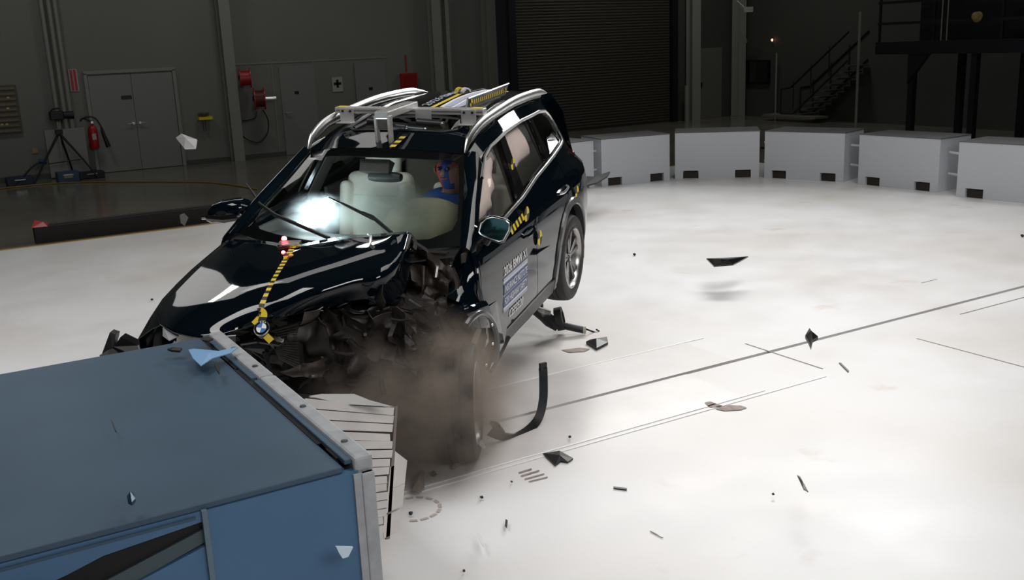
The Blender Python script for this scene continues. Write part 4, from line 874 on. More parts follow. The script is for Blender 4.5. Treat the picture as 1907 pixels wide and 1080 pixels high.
# seats
def rbox(c, d, rot=(0, 0, 0), m=M_CREAM, name='cushion', par=None, bev=.05):
    o = MB().box((0, 0, 0), d, None).build(name, m, par); o.location = c; o.rotation_euler = rot
    q = o.modifiers.new('b', 'BEVEL'); q.width = bev; q.segments = 4
    o.data.polygons.foreach_set('use_smooth', [True] * len(o.data.polygons)); return o
def seat(x, y, nm='front_seat'):
    e = rbox((x + .28, y, .52), (.54, .54, .16), (0, -.10, 0), name=nm, par=car)
    bk = rbox((-.30, 0, .36), (.15, .54, .66), (0, -.12, 0), name='backrest', par=e, bev=.07)
    for s in (-1, 1):
        rbox((-.24, s * .235, .33), (.20, .09, .58), (0, -.12, 0), name='side_bolster', par=e, bev=.04)
    rbox((-.38, 0, .74), (.10, .29, .20), (0, -.10, 0), name='headrest', par=e, bev=.045)
    MB().box((-.215, 0, .52), (.012, .34, .008)).build('seam', M_CREAMD, e)
    return e
seat(.86, -.37); seat(.80, .37)
e = rbox((.05, 0, .52), (.5, 1.25, .16), name='rear_bench', par=car)
rbox((-.30, 0, .40), (.15, 1.25, .62), (0, -.2, 0), name='backrest', par=e, bev=.06)
for yy in (-.38, .38): rbox((-.38, yy, .77), (.10, .26, .17), name='headrest', par=e, bev=.04)
for yy in (-.2, .2): MB().box((-.2, yy, .42), (.02, .012, .5), (0, -.2, 0)).build('seam', M_CREAMD, e)
for s in (-1, 1):
    MB().grid([[(x0 + dx, s * (Sy(x0, z) - .055 - .02 * (k == 1)), z) for k, dx in enumerate((-.09, 0, .09))] for x0, z in ((.84, 1.50), (.90, 1.36), (.96, 1.2), (1.03, 1.02))]).build('b_pillar_trim', mat('pillar_trim', (.035, .032, .028), .8), car, smooth=True, solid=.01)
    MB().grid([[(x0 + dx, s * (Sy(x0, z) - .05), z) for dx in (-.07, 0, .05)] for x0, z in ((.09, 1.50), (.13, 1.3), (.17, 1.02))]).build('c_pillar_trim', mat('pillar_trim'), car, smooth=True, solid=.01)
    b = MB(); b.box((1.25, s * .82, .65), (1.7, .03, .66)).box((.35, s * .82, .7), (.9, .03, .70)); b.build('door_trim', mat('door_card', (.06, .055, .05), .8), car)
MB().box((-.86, 0, .75), (.04, 1.4, .6)).build('tailgate_trim', M_BLK, car)
# steering wheel
sw = MB().lathe([(.175, -.012), (.19, -.016), (.198, 0), (.19, .016), (.175, .012)], (1.50, .37, .95), (-.9, 0, .45), 30, closed=True).build('steering_wheel', M_BLK, car, smooth=True)
MB().box((1.53, .37, .93), (.05, .14, .12)).build('wheel_hub', M_BLK, sw)
# airbags
def disc(cy, cz, ry, rz, n=22): return [(cy + ry * math.cos(2 * math.pi * k / n) * (1 + .04 * math.sin(3 * k)), cz + rz * math.sin(2 * math.pi * k / n)) for k in range(n)]
puffy('driver_airbag', disc(.40, 1.00, .33, .20), lambda y, z: (1.66 - .35 * (z - 1.0), y, z), (.9, 0, .35), M_BAGD, car, thick=.34, st=.05, seed=3)
cfr = [(1.217,1.433),(1.395,1.371),(1.606,1.276),(1.788,1.164),(1.805,1.100),(1.657,1.087),(1.415,1.099),(1.381,1.156),(1.247,1.190),(1.207,1.262),(1.084,1.328),(1.021,1.423)]
puffy('curtain_airbag', cfr, lambda x, z: (x + .03, Sy(x, z) - .06, z), (0, 1, 0), M_BAG, car, thick=.10, st=.035, seed=7)
crr = [(0.644,1.482),(0.437,1.487),(0.318,1.456),(0.292,1.396),(0.325,1.301),(0.374,1.249),(0.616,1.240),(0.784,1.227),(0.766,1.300)]
puffy('curtain_airbag', crr, lambda x, z: (x, Sy(x, z) - .06, z), (0, 1, 0), M_BAG, car, thick=.09, st=.035, seed=9)
MB().grid([[(1.60, .70, .98), (1.20, .74, 1.02)], [(1.62, .66, 1.40), (1.15, .64, 1.44)]]).build('seat_shadow_cloth', M_BLK, car) if False else None
puffy('sun_visor', [(1.02, 1.30), (1.22, 1.33), (1.24, 1.40), (1.06, 1.42), (.99, 1.37)], lambda x, z: (x + .05, .66, z), (0, 1, 0), mat('visor_grey', (.55, .50, .48), .6), car, thick=.03, st=.04)
# tailgate, lamps, rear bumper
tgp = [(-.68, .62), (.68, .62), (.68, .95), (.64, 1.15), (.60, 1.40), (.50, 1.55), (-.50, 1.55), (-.60, 1.40), (-.64, 1.15), (-.68, .95)]
def tgf(y, z): return (lerp(z, [(.3, -1.06), (.62, -1.05), (.95, -1.02), (1.1, -.99), (1.55, -.90)]) + .35 * y * y * .35, y, z)
tgl = [(-.55, 1.08), (.55, 1.08), (.52, 1.38), (-.52, 1.38)]
panel('tailgate', tgp, [tgl], tgf, M_PAINT, car, st=.1); panel('rear_window', tgl, [], tgf, M_PGLASS, car, st=.2, thick=0)
panel('rear_bumper', [(-.64, .30), (.64, .30), (.64, .61), (-.64, .61)], [], lambda y, z: (tgf(y, z)[0] + .10, y, z), M_BLK, car, st=.1)
for s, fn in ((1, SL), (-1, SR)):
    panel('tail_lamp', [(-.66, 1.06), (-.74, 1.12), (-.90, 1.10), (-.95, 1.02), (-.92, .96), (-.72, 1.0)], [], lambda x, z: fn(x, z, .006), mat('tail_lamp_red', (.10, .004, .004), .12, coat=1), car, st=.06, thick=.02)
    # wheel arch cladding rear
    b = MB(); rows = []
    for k in range(21):
        a = math.radians(-18 + k * 10.9); rw = []
        for rr, oo in ((.395, -.05), (.395, .012), (.405, .020), (.45, .016), (.455, .0)):
            x, z = (rr + .01) * math.cos(a), .365 + (rr + .03) * math.sin(a); y = Sy(x, min(z, .9)) + oo; rw.append((x, s * y, z))
        rows.append(rw)
    MB().grid(rows).build('wheel_arch_trim', mat('arch_grey', (.05, .05, .052), .35, coat=.4), car, smooth=True)
    rows = [[(.415 * math.cos(a), s * y, .365 + .435 * math.sin(a)) for y in (.60, .90)] for a in np.linspace(-.3, math.pi + .3, 18)]
    MB().grid(rows).build('wheel_well', M_BLK, car, smooth=True)
# wheels
def wheel(c, ax, par=car, spin=.2, nm='wheel', rimscale=1):
    c = Vector(c); ax = Vector(ax).normalized()
    wr = bpy.data.objects.new(nm, None); COL.objects.link(wr); wr.parent = par; wr.location = c; wr.rotation_euler = ax.to_track_quat('Z', 'Y').to_euler()
    T = [(.235, -.10), (.27, -.112), (.31, -.114), (.335, -.105), (.346, -.085), (.351, -.05), (.351, -.047), (.344, -.045), (.344, -.038), (.352, -.036), (.353, -.004), (.346, -.003), (.346, .003), (.353, .004), (.352, .036), (.344, .038), (.344, .045), (.351, .047), (.351, .05), (.346, .085), (.335, .105), (.31, .114), (.27, .112), (.235, .10)]
    MB().lathe(T, (0, 0, 0), (0, 0, 1), 64).build('tyre', M_RUB, wr, smooth=True, split=30)
    MB().lathe([(.236, -.10), (.244, .10), (.250, .108), (.238, .112), (.226, .10), (.215, .07), (.205, -.08)], (0, 0, 0), (0, 0, 1), 56).build('rim', mat('alloy_rim', (.45, .44, .43), .3, metal=1), wr, smooth=True)
    b = MB()
    for k in range(5):
        for s in (-1, 1):
            a0 = spin + k * 2 * math.pi / 5 + s * .10; a1 = spin + k * 2 * math.pi / 5 + s * .21
            p0 = Vector((math.cos(a0) * .04, math.sin(a0) * .04, .075)); p1 = Vector((math.cos(a1) * .226, math.sin(a1) * .226, .088)); d = (p1 - p0).normalized(); t = Vector((-d.y, d.x, 0))
            b.add([p0 - t * .014, p0 + t * .014, p1 + t * .020, p1 - t * .020, p0 - t * .014 - Vector((0, 0, .03)), p0 + t * .014 - Vector((0, 0, .03)), p1 + t * .020 - Vector((0, 0, .05)), p1 - t * .020 - Vector((0, 0, .05))], [(0, 1, 2, 3), (7, 6, 5, 4), (0, 4, 5, 1), (1, 5, 6, 2), (2, 6, 7, 3), (3, 7, 4, 0)])
    b.build('spokes', mat('alloy_grey', (.24, .23, .225), .32, metal=1), wr, bevel=.004)
    MB().lathe([(0, .085), (.032, .082), (.038, .07), (.05, .05), (0, .04)], (0, 0, 0), (0, 0, 1), 20).build('hub_cap', M_BLKG, wr, smooth=True)
    MB().lathe([(.05, .02), (.165, .02), (.165, -.005), (.05, -.005)], (0, 0, 0), (0, 0, 1), 36, closed=True).build('brake_disc', mat('brake_steel', (.09, .085, .08), .35, metal=1), wr, smooth=True)
    return wr
wheel((0, .81, .353), (0, 1, 0), spin=.35)
wheel((0, -.81, .353), (0, -1, 0), spin=.9)
# loosened front wheels
iv = CMAT.inverted()
def w2c(p): return iv @ Vector(p)
wc = Vector([(2.546,5.03,0.35)][0]); wax = Vector((.857, -.513, 0)) * .985 + Vector((-.49, -.84, 0)) * .05
fw = wheel(w2c(wc), iv.to_3x3() @ wax, spin=.6)
wheel((2.62, -.80, .30), (.1, -1, 0), spin=.5)
# ---- crushed left front: fender skin in folded strips
FG = [[(2.023,0.745,0.993),(2.063,0.83,0.975),(2.064,0.895,0.945)], [(2.072,0.735,0.91),(2.132,0.845,0.885),(2.108,0.92,0.831)], [(2.168,0.745,0.838),(2.201,0.86,0.789),(2.085,0.925,0.687)], [(2.32,0.77,0.788),(2.295,0.88,0.737),(2.08,0.935,0.637)]]
rows = [[crv(r_, u) for u in np.linspace(0, 1, 9)] for r_ in FG]; cols = list(zip(*rows)); G = [[crv(list(c_), v) for c_ in cols] for v in np.linspace(0, 1, 14)]
MB().grid(G).build('front_fender', M_PAINT, car, smooth=True, solid=.006)
FG2 = [[(2.313,0.74,0.688),(2.295,0.88,0.734),(2.069,0.94,0.682)], [(2.315,0.76,0.663),(2.365,0.92,0.721),(2.079,0.96,0.659)], [(2.291,0.8,0.569),(2.307,0.94,0.628),(2.001,0.955,0.555)], [(2.167,0.8,0.46),(2.243,0.94,0.564),(1.893,0.94,0.443)]]
rows = [[crv(r_, u) for u in np.linspace(0, 1, 9)] for r_ in FG2]; cols = list(zip(*rows)); G = [[crv(list(c_), v) for c_ in cols] for v in np.linspace(0, 1, 12)]
MB().grid(G).build('fender_fold', M_PAINT, car, smooth=True, solid=.006)
lipp = [Vector(q) for q in [(2.385,0.93,0.635),(2.302,0.94,0.66),(2.185,0.95,0.647),(2.045,0.95,0.563),(1.96,0.95,0.45),(1.908,0.94,0.32),(1.933,0.93,0.219)]]
wa = MB().tube(catmull(lipp, 5), .022, 8).build('wheel_arch_trim', MATS['arch_grey'], car, smooth=True)
for q in [(2.056,0.97,0.523),(2.062,0.97,0.4),(2.189,0.97,0.308)]: MB().lathe([(0, .006), (.008, .004), (.01, 0)], q, (.4, 1, 0), 8).build('screw', M_CHR, wa)
slabpoly('sill_end', [(2.05,0.93,0.623),(1.958,0.93,0.502),(1.832,0.92,0.308),(2.009,0.92,0.193),(1.656,0.9,0.239),(1.576,0.9,0.362),(1.827,0.92,0.599)], .03, M_PAINT, car, dirv=(-.3, -1, 0))
MB().tube([(1.539,0.89,0.24),(1.769,0.9,0.191),(1.965,0.91,0.167)], .014, 6).build('sill_trim', M_BLK, car, smooth=True)
# engine bay
random.seed(21)
bm = bmesh.new(); bmesh.ops.create_cube(bm, size=1); bmesh.ops.subdivide_edges(bm, edges=bm.edges, cuts=22, use_grid_fill=True)
for v in bm.verts:
    c = v.co; p = Vector((2.52 + c.x * .62, .05 + c.y * 1.45, .56 + c.z * .50)); n = noise.noise_vector(p * 4.5); p += n * .09 + noise.noise_vector(p * 13) * .045 + noise.noise_vector(p * 30) * .02; v.co = p
me = bpy.data.meshes.new('engine_block'); bm.to_mesh(me); bm.free(); me.materials.append(M_ENG)
eb = bpy.data.objects.new('engine_block', me); COL.objects.link(eb); eb.parent = car
def crumple(name, pts, m, par=car, n=14, amp=.03, seed=0, sol=.004):
    a, b, c, d = [Vector(q) for q in pts]; rows = []; nr = (b - a).cross(d - a).normalized()
    for i in range(n + 1):
        rw = []
        for j in range(n + 1):
            u, v = i / n, j / n; p = a * (1 - u) * (1 - v) + b * u * (1 - v) + c * u * v + d * (1 - u) * v
            p = p + nr * amp * noise.noise(p * 11 + Vector((seed, 0, 0))) * 1.6 + (c - a) * .10 * noise.noise(p * 15 + Vector((0, seed, 0)))
            rw.append(p)
        rows.append(rw)
    return MB().grid(rows).build(name, m, par, smooth=True, solid=sol, split=50)
rad = slabpoly('radiator', [(2.98,-0.029,0.731),(2.98,0.167,0.799),(2.98,0.161,0.516),(2.98,0.03,0.575)], .05, mat('radiator_core', (.06, .055, .05), .5, metal=.5), car, dirv=(-1, 0, 0))
R0 = [Vector(q) for q in [(3,-0.016,0.74),(3,0.18,0.807),(3,0.174,0.526),(3,0.044,0.584)]]
for k in range(16):
    t = (k + .5) / 16; a = R0[0].lerp(R0[3], t); b_ = R0[1].lerp(R0[2], t)
    MB().tube([a, b_], .0035, 4).build('radiator_fin', M_STEEL, rad)
M_DK = mat('dark_plastic', (.022, .018, .016), .55, noise_amt=.5, noise_scale=15)  # dark plastic tone with random mottling
crumple('fan_shroud', [(2.95,0.131,0.76),(2.95,0.315,0.838),(2.95,0.357,0.604),(2.95,0.128,0.533)], M_DK, seed=1, amp=.05)
crumple('crushed_bracket', [(3.05,0.085,0.537),(3,0.318,0.611),(3,0.298,0.49),(3.05,0.148,0.495)], M_ENG2, seed=2, amp=.07)
crumple('crushed_panel', [(2.9,0.247,0.783),(2.85,0.391,0.809),(2.85,0.368,0.582),(2.9,0.257,0.558)], mat('dull_alloy', (.06, .05, .045), .45, metal=.4, noise_amt=.5, noise_scale=10), seed=3, amp=.06)
crumple('crushed_panel', [(2.25,0.566,1.086),(2.25,0.815,0.935),(2.3,0.767,0.645),(2.4,0.565,0.63)], mat('dark_brown_mottle', (.028, .019, .014), .5, metal=.2, noise_amt=.6, noise_scale=7), seed=4, amp=.09)  # dark brown tone with random mottling
crumple('crushed_panel', [(2.85,0.394,0.841),(2.8,0.698,0.848),(2.8,0.668,0.461),(2.9,0.312,0.433)], M_DK, seed=5, amp=.12)
crumple('crushed_panel', [(2.6,0.533,0.798),(2.4,0.814,0.751),(2.4,0.856,0.313),(2.7,0.612,0.346)], mat('dark_brown_mottle'), seed=6, amp=.12)
crumple('wheel_liner', [(2.185,0.75,0.568),(1.983,0.9,0.508),(2.019,0.9,0.232),(2.23,0.75,0.267)], M_DK, seed=7, amp=.05)
slabpoly('liner_tab', [(2.201,0.92,0.553),(2.122,0.92,0.518),(2.223,0.92,0.457),(2.299,0.92,0.5)], .01, mat('taupe_scrap'), car)
MB().tube([(2.35,0.636,0.618),(2.35,0.653,0.806),(2.35,0.668,0.973)], .008, 6).build('brake_line', M_ENG2, car)
MB().tube([(2.3,0.72,0.895),(2.3,0.735,0.962)], .012, 6).build('bolt', M_CHR, car)
MB().tube(catmull([(2.2,0.777,0.918),(2.2,0.806,0.818),(2.25,0.791,0.698),(2.3,0.712,0.606)], 5), .025, 8).build('hose', mat('dark_brown_mottle'), car, smooth=True)
MB().tube(catmull([(2.5,0.648,0.673),(2.4,0.707,0.676),(2.4,0.804,0.583),(2.4,0.83,0.449)], 5), .03, 8).build('hose', M_DK, car, smooth=True)
for k in range(36):
    p = Vector((random.uniform(2.75, 3.0), random.uniform(-.1, .75), random.uniform(.30, .84)))
    d = Vector((random.uniform(-.4, .4), random.uniform(-1, 1), random.uniform(-1, 1))).normalized()
    if k % 2: MB().tube([p - d * random.uniform(.03, .1), p, p + (d + Vector((0, .3, .3))).normalized() * .07], random.uniform(.005, .014), 5).build('broken_pipe', random.choice([M_ENG, M_ENG, M_ENG2, M_DK]), car)
    else: crumple('crushed_bracket', [p, p + d * .11, p + d * .10 + Vector((.02, .05, .07)), p + Vector((.02, .05, .06))], random.choice([M_DK, M_ENG, M_ENG2, M_DK]), seed=k, amp=.03, n=4)
# grille / front bumper remains and right arch trims
slabpoly('grille_remains', [(3.12,-0.117,0.744),(3.12,-0.026,0.783),(3.12,0.089,0.762),(3.1,0.09,0.686),(3.1,0.011,0.646),(3.12,-0.091,0.683)], .06, M_BLKG, car, dirv=(-1, 0, 0))
for a_, b_ in (((460,640),(520,655)), ((450,650),(505,680)), ((490,640),(510,700))):
    pass
MB().tube([(3.15,-0.118,0.717),(3.15,0.022,0.749),(3.12,0.135,0.729),(3.1,0.175,0.75)], .014, 6).build('grille_bar', M_BLKG, car, smooth=True)
MB().tube([(3.12,0.089,0.762),(3.12,0.131,0.753),(3.12,0.164,0.75)], [.01, .014, .010], 6).build('grille_clip', M_CHR, car, smooth=True)
MB().tube([(3.12,0.033,0.672),(3.1,0.05,0.554),(3.1,0.072,0.46)], .012, 6).build('bumper_strut', M_BLK, car, smooth=True)
MB().tube(catmull([Vector(q) for q in [(2.936,-0.777,0.7),(2.947,-0.821,0.66),(2.982,-0.846,0.62),(3.015,-0.866,0.58)]], 4), [.02] + [.03] * 11 + [.02], 8).build('wheel_arch_trim', M_BLK, car, smooth=True)
MB().tube(catmull([Vector(q) for q in [(3.033,-0.684,0.72),(3.061,-0.693,0.68),(3.085,-0.688,0.64),(3.106,-0.672,0.6)]], 4), .03, 8).build('bumper_edge', M_BLK, car, smooth=True)
G = [[Vector(q) for q in [(3.091,-0.655,0.76),(3.198,-0.497,0.79),(3.281,-0.375,0.8),(3.308,-0.167,0.81),(3.269,-0.025,0.82)]], [Vector(q) for q in [(3.037,-0.703,0.68),(3.11,-0.568,0.68),(3.172,-0.44,0.68),(3.173,-0.273,0.68),(3.197,-0.09,0.7)]], [Vector(q) for q in [(2.943,-0.747,0.58),(3.039,-0.608,0.58),(3.117,-0.478,0.58),(3.111,-0.321,0.58),(3.117,-0.14,0.6)]]]
MB().grid(G).build('front_bumper', M_PAINT, car, smooth=True, solid=.006)
slabpoly('headlamp', [(3.128,-0.596,0.775),(3.106,-0.552,0.79),(3.184,-0.437,0.79),(3.246,-0.401,0.775),(3.267,-0.453,0.75),(3.189,-0.556,0.74)], .01, mat('headlamp_glass', (.55, .56, .60), .08, spec=.8, coat=1), car, dirv=(1, 0, .3))
# right front fender
G = []
for i in range(7):
    t = i / 6; top = crv(HC[0], t); G.append([top + Vector((0, .0, -.004)), top + Vector((0, -.06, -.03)), Vector((top.x, -Sy(min(top.x, 3.1), .75) , .74 - .08 * t)), Vector((top.x, -Sy(min(top.x, 3.1), .5), .5))])
MB().grid(G).build('front_fender', M_PAINT, car, smooth=True, solid=.006)
# wing mirrors
def mirror(nm, c, pts, thick, glassy=None):
    pass
mq = [Vector(q) for q in [(1.93,0.848,1.075),(1.93,0.868,1.138),(1.93,0.909,1.173),(1.93,0.958,1.186),(1.93,1.047,1.17),(1.93,1.077,1.148),(1.93,1.072,1.101),(1.93,1.027,1.024),(1.93,0.996,1.012),(1.93,0.923,1.032),(1.93,0.861,1.056)]]
c = sum(mq, Vector()) / len(mq); n = len(mq); nd = Vector((.9, .36, .25)).normalized()
rows = []
for s_, d_ in ((.90, .012), (1.0, .0), (1.04, -.03), (.97, -.07), (.72, -.11), (.25, -.125)): rows.append([c + (q - c) * s_ + nd * d_ for q in mq] + [c + (mq[0] - c) * s_ + nd * d_])
ml = MB().grid(rows).build('wing_mirror', M_BLKG, car, smooth=True, split=60)
gp = [c + (q - c) * .86 + nd * .012 for q in mq]; MB().add(gp, [tuple(range(n))]).build('mirror_glass', M_MIRR, ml, fix=False)
r0 = [c + (q - c) * .87 + nd * .013 for q in mq]; MB().tube(r0 + [r0[0]], .004, 5, caps=False).build('mirror_rim', M_CHR, ml, smooth=True)
MB().tube([c - nd * .08 + Vector((0, -.02, -.03)), Vector((1.86, .875, .985))], [.03, .025], 8).build('mirror_foot', M_BLK, ml, smooth=True)
mq = [Vector(q) for q in [(1.86,-1.138,1.075),(1.86,-1.122,1.121),(1.86,-1.068,1.165),(1.86,-0.988,1.19),(1.86,-0.902,1.197),(1.86,-0.837,1.185),(1.86,-0.803,1.157),(1.86,-0.815,1.105),(1.86,-0.854,1.066),(1.86,-0.968,1.038),(1.86,-1.098,1.024),(1.86,-1.139,1.041)]]
c = sum(mq, Vector()) / len(mq)
rows = []
for s_, d_ in ((.25, .085), (.70, .075), (.93, .045), (1.0, .0), (1.0, -.05)): rows.append([c + (q - c) * s_ + Vector((d_, 0, 0)) for q in mq] + [c + (mq[0] - c) * s_ + Vector((d_, 0, 0))])
mr = MB().grid(rows).build('wing_mirror', M_PAINT, car, smooth=True, split=60)
lo = [Vector(q) + Vector((.07, 0, 0)) for q in [(1.86,-1.133,1.075),(1.86,-0.982,1.086),(1.86,-0.853,1.099),(1.86,-0.822,1.116)]] 
MB().tube([q + Vector((.012, 0, -.004)) for q in lo], .008, 6).build('mirror_trim_line', M_CHR, mr, smooth=True)
lo = [Vector(q) for q in [(1.9,-1.101,1.076),(1.9,-0.957,1.075),(1.9,-0.824,1.092)]]
MB().tube([q + Vector((.03, 0, 0)) for q in lo], [.02, .034, .02], 8).build('mirror_lower_cap', M_BLKG, mr, smooth=True)
MB().tube([Vector((1.84, -.84, 1.06)), Vector((1.86, -.93, 1.075))], [.03, .03], 8).build('mirror_foot', M_BLK, mr, smooth=True)
# stickers and lettering on the left door
off = .0042
def dr(x0, x1, z0, z1, skew=0): return lambda a, b: (x0 + (x1 - x0) * a, Sy(x0 + (x1 - x0) * a, z0 + (z1 - z0) * b) + off, z0 + (z1 - z0) * b)
ldoor = [o for o in car.children if o.name == 'front_door'][0]
def band(name, x0, x1, z0, z1, m, o_=.003):
    b = MB(); b.grid([[(x, Sy(x, z) + o_, z) for z in (z0, z1)] for x in np.linspace(x0, x1, 8)]); return b.build(name, m, ldoor, fix=False)
band('sticker', 1.685, 1.190, .465, .700, M_WTEXT, .002)
band('sticker_band', 1.685, 1.190, .680, .700, M_LBAND); band('sticker_band', 1.685, 1.190, .586, .664, M_BTEXT); band('sticker_band', 1.685, 1.190, .500, .578, M_BTEXT); band('sticker_band', 1.685, 1.190, .465, .486, M_LBAND)
lettering('2026 BMW X1', dr(1.67, 1.20, .715, .775), M_WTEXT, ldoor, 'white title lettering above the sticker')
lettering('INSURANCE INSTITUTE', dr(1.665, 1.205, .598, .650), M_WTEXT, ldoor, 'upper line of white lettering on blue')
lettering('FOR HIGHWAY SAFETY', dr(1.665, 1.205, .512, .564), M_WTEXT, ldoor, 'lower line of white lettering on blue')
lettering('CEF2520', dr(1.56, 1.27, .385, .450), M_WTEXT, ldoor, 'white code lettering below the sticker')
def side_target(x, z, r, on=1): return target('target_sticker', (x, Sy(x, z) + .016, z), (-1, 0, 0), (0, 0, 1), r, car)
side_target(.935, .775, .055); side_target(-.13, .86, .055); side_target(1.10, .985, .055)
target('target_sticker', (.93, Sy(.93, 1.30) + .012, 1.30), (-1, 0, 0), (0, 0, 1), .045, car)
stripe('striped_tape', [Vector((x, Sy(x, z) + .004, z)) for x, z in ((1.46, .955), (1.3, .972), (1.16, .985))], .045, car, nrm=Vector((0, .92, .3)).normalized(), n=9)
# roof tape and lettering
stripe('striped_tape', [Vector((x, .10 + .01, Zr(x, .1) + .003)) for x in (1.50, 1.42, 1.34, 1.28)], .042, car, n=6)
stripe('striped_tape', [Vector((x, .045, Zr(x, .05) + .003)) for x in (.66, .3, 0, -.3, -.45)], .035, car, n=2, off=.006)
b = MB(); b.grid([[(x, y, Zr(x, y) + .006) for y in (.09, .30)] for x in np.linspace(.62, -.35, 8)]); b.build('roof_sticker', M_WTEXT, car, fix=False)
for y0 in (.12, .20):
    b = MB(); b.grid([[(x, y, Zr(x, y) + .008) for y in (y0, y0 + .055)] for x in np.linspace(.60, -.33, 8)]); b.build('roof_sticker_band', M_LBAND, car, fix=False)
def rf(x0, x1, y0, y1): return lambda a, b: (x0 + (x1 - x0) * a, y0 + (y1 - y0) * b, Zr(x0 + (x1 - x0) * a, y0 + (y1 - y0) * b) + .010)
lettering('2026 BMW X1', rf(.60, -.30, .0, -.07), M_LBAND, car)
# ------------------------------------------------------------------ sensor bar on the roof
BB = (.97, 0, 1.58)
rk = car_root('sensor_bar_frame', BB, 'aluminium profile frame bolted across the open sunroof', 'frame')
OB = Vector(BB)
def rb(name, m, fn, par=rk, **k):
    b = MB(); fn(b); b.v = [tuple(Vector(q) - OB) for q in b.v]; return b.build(name, m, par, **k)
beam = rb('cross_beam', M_ALU, lambda b: b.box((.97, .005, 1.668), (.065, 1.15, .045)), bevel=.006)
rb('beam_groove', M_STEEL, lambda b: b.box((1.003, .005, 1.668), (.004, 1.13, .008)), beam)
for s in (-1, 1):
    rb('end_plate', M_ALU, lambda b: b.box((1.008, s * .47, 1.635), (.010, .11, .10)).box((1.04, s * .47, 1.587), (.07, .12, .008)), bevel=.002)
    rb('bolt', M_BLK, lambda b: [b.lathe([(0, .008), (.009, .007), (.010, 0)], (1.013, s * .47 + q, 1.665), (1, 0, 0), 8) for q in (-.03, .03)])
    rb('yellow_mark', M_YEL, lambda b: b.box((.97, s * .52, 1.692), (.05, .07, .003)))
    rb('side_bracket', M_ALU, lambda b: b.box((1.008, s * .15 - .02, 1.65), (.008, .12, .07)))
lb = rb('long_beam', M_ALU, lambda b: b.box((1.16, .0, 1.70), (.50, .10, .05)), bevel=.006)
for q in (-.025, .0, .025): rb('beam_groove', M_STEEL, lambda b: b.box((1.16, q, 1.7255), (.49, .006, .003)), lb)
for q in (-.048, .050): rb('front_leg', M_ALU, lambda b: b.box((1.385, q, 1.60), (.05, .018, .19)), bevel=.003)
rb('foot_plate', M_ALU, lambda b: b.box((1.37, -.085, 1.507), (.10, .08, .012)).box((1.37, .085, 1.507), (.10, .08, .012)), bevel=.002)
rb('front_box', M_STEEL, lambda b: b.box((1.36, .0, 1.645), (.06, .075, .08)), bevel=.004)
for k, (x, y, z, l_) in enumerate(((1.05, -.20, 1.60, .16), (1.07, .20, 1.60, .18), (1.02, .08, 1.57, .12), (1.0, -.08, 1.56, .14))):
    o = rb('sensor_housing', M_BLK, lambda b: b.tube([(x, y - l_ / 2, z), (x, y + l_ / 2, z - .01)], .032, 12), smooth=True)
    rb('sensor_lens', M_STEEL, lambda b: b.tube([(x, y + l_ / 2, z - .01), (x, y + l_ / 2 + .02, z - .011)], .024, 12), smooth=True, par=o)
rb('clear_flag', mat('dim_white_sign'), lambda b: b.prism([(.30, 1.50), (.40, 1.50), (.41, 1.62), (.38, 1.60)], .006, axis=0, off=1.02))
# plate with striped tape on the roof
bq = [Vector(q) for q in [(0.818,0.4,1.735),(-0.06,0.4,1.732),(0.027,0.4,1.656),(0.859,0.4,1.669)]]
pr_ = car_root('tilted_strip_plate', bq[3], 'grey tilted plate with striped yellow tape on the rear roof', 'plate')
ob = bq[3]
slabpoly('plate', bq, .012, mat('plate_grey', (.10, .105, .12), .35, metal=.4), pr_, ob, dirv=(0, -1, 0))
a = bq[0].lerp(bq[3], .55); b_ = bq[1].lerp(bq[2], .55)
stripe('striped_tape', [a.lerp(b_, t) - ob for t in (.1, .5, .92)], .030, pr_, nrm=Vector((0, 1, 0)), n=34, off=.003)
target('target_sticker', a.lerp(b_, .07) - ob + Vector((0, .006, 0)), (-1, 0, 0), (0, 0, 1), .028, pr_)
target('target_sticker', a.lerp(b_, .94) - ob + Vector((0, .006, 0)), (-1, 0, 0), (0, 0, 1), .022, pr_)
MB().tube([bq[0] - ob, bq[1] - ob], .005, 5).build('plate_edge', M_CHR, pr_, smooth=True)
slabpoly('base_box', [Vector(q) + Vector((0, -.02, 0)) for q in [(0.839,0.4,1.659),(0.079,0.4,1.646),(-0.002,0.4,1.569),(0.712,0.4,1.57)]], .10, M_BLK, pr_, ob, dirv=(0, -1, 0))
tq = Vector((-0.1,0.018,1.654))
r = car_root('tape_loop', tq, 'curled white and yellow tape loop standing on the roof', 'tape'); 
MB().lathe([(.028, -.02), (.040, -.02), (.040, .02), (.028, .02)], (0, 0, 0), (.6, .8, 0), 18, closed=True).build('loop', M_WTEXT, r, smooth=True)
MB().lathe([(.030, -.02), (.041, -.02), (.041, .02), (.030, .02)], (-.01, -.055, .0), (.6, .8, 0), 18, closed=True).build('yellow_turn', M_YEL, r, smooth=True)
# flash lamp on the dashboard
fp = Vector((1.86,-0.333,1.101))
r = car_root('flash_lamp', fp, 'bright white flash lamp glowing on the dashboard behind the glass', 'lamp')
MB().lathe([(.036 * math.sin(a), .036 * math.cos(a)) for a in np.linspace(0, math.pi, 9)], (0, 0, 0), (1, .4, .4), 18).lathe([(.045 * math.sin(a), .03 * math.cos(a)) for a in np.linspace(0, math.pi, 9)], (.02, -.055, -.045), (0, .3, 1), 18).build('bulb', mat('flash_glow', (1, 1, 1), .3, emit=(.85, .95, 1), es=40), r, smooth=True)
l = bpy.data.lights.new('flash_light', 'POINT'); l.energy = 16; l.shadow_soft_size = .06; l.color = (.75, .9, 1)
lo = bpy.data.objects.new('flash_light', l); COL.objects.link(lo); lo.matrix_world = CMAT @ Matrix.Translation(fp + Vector((-.05, .05, .05)))
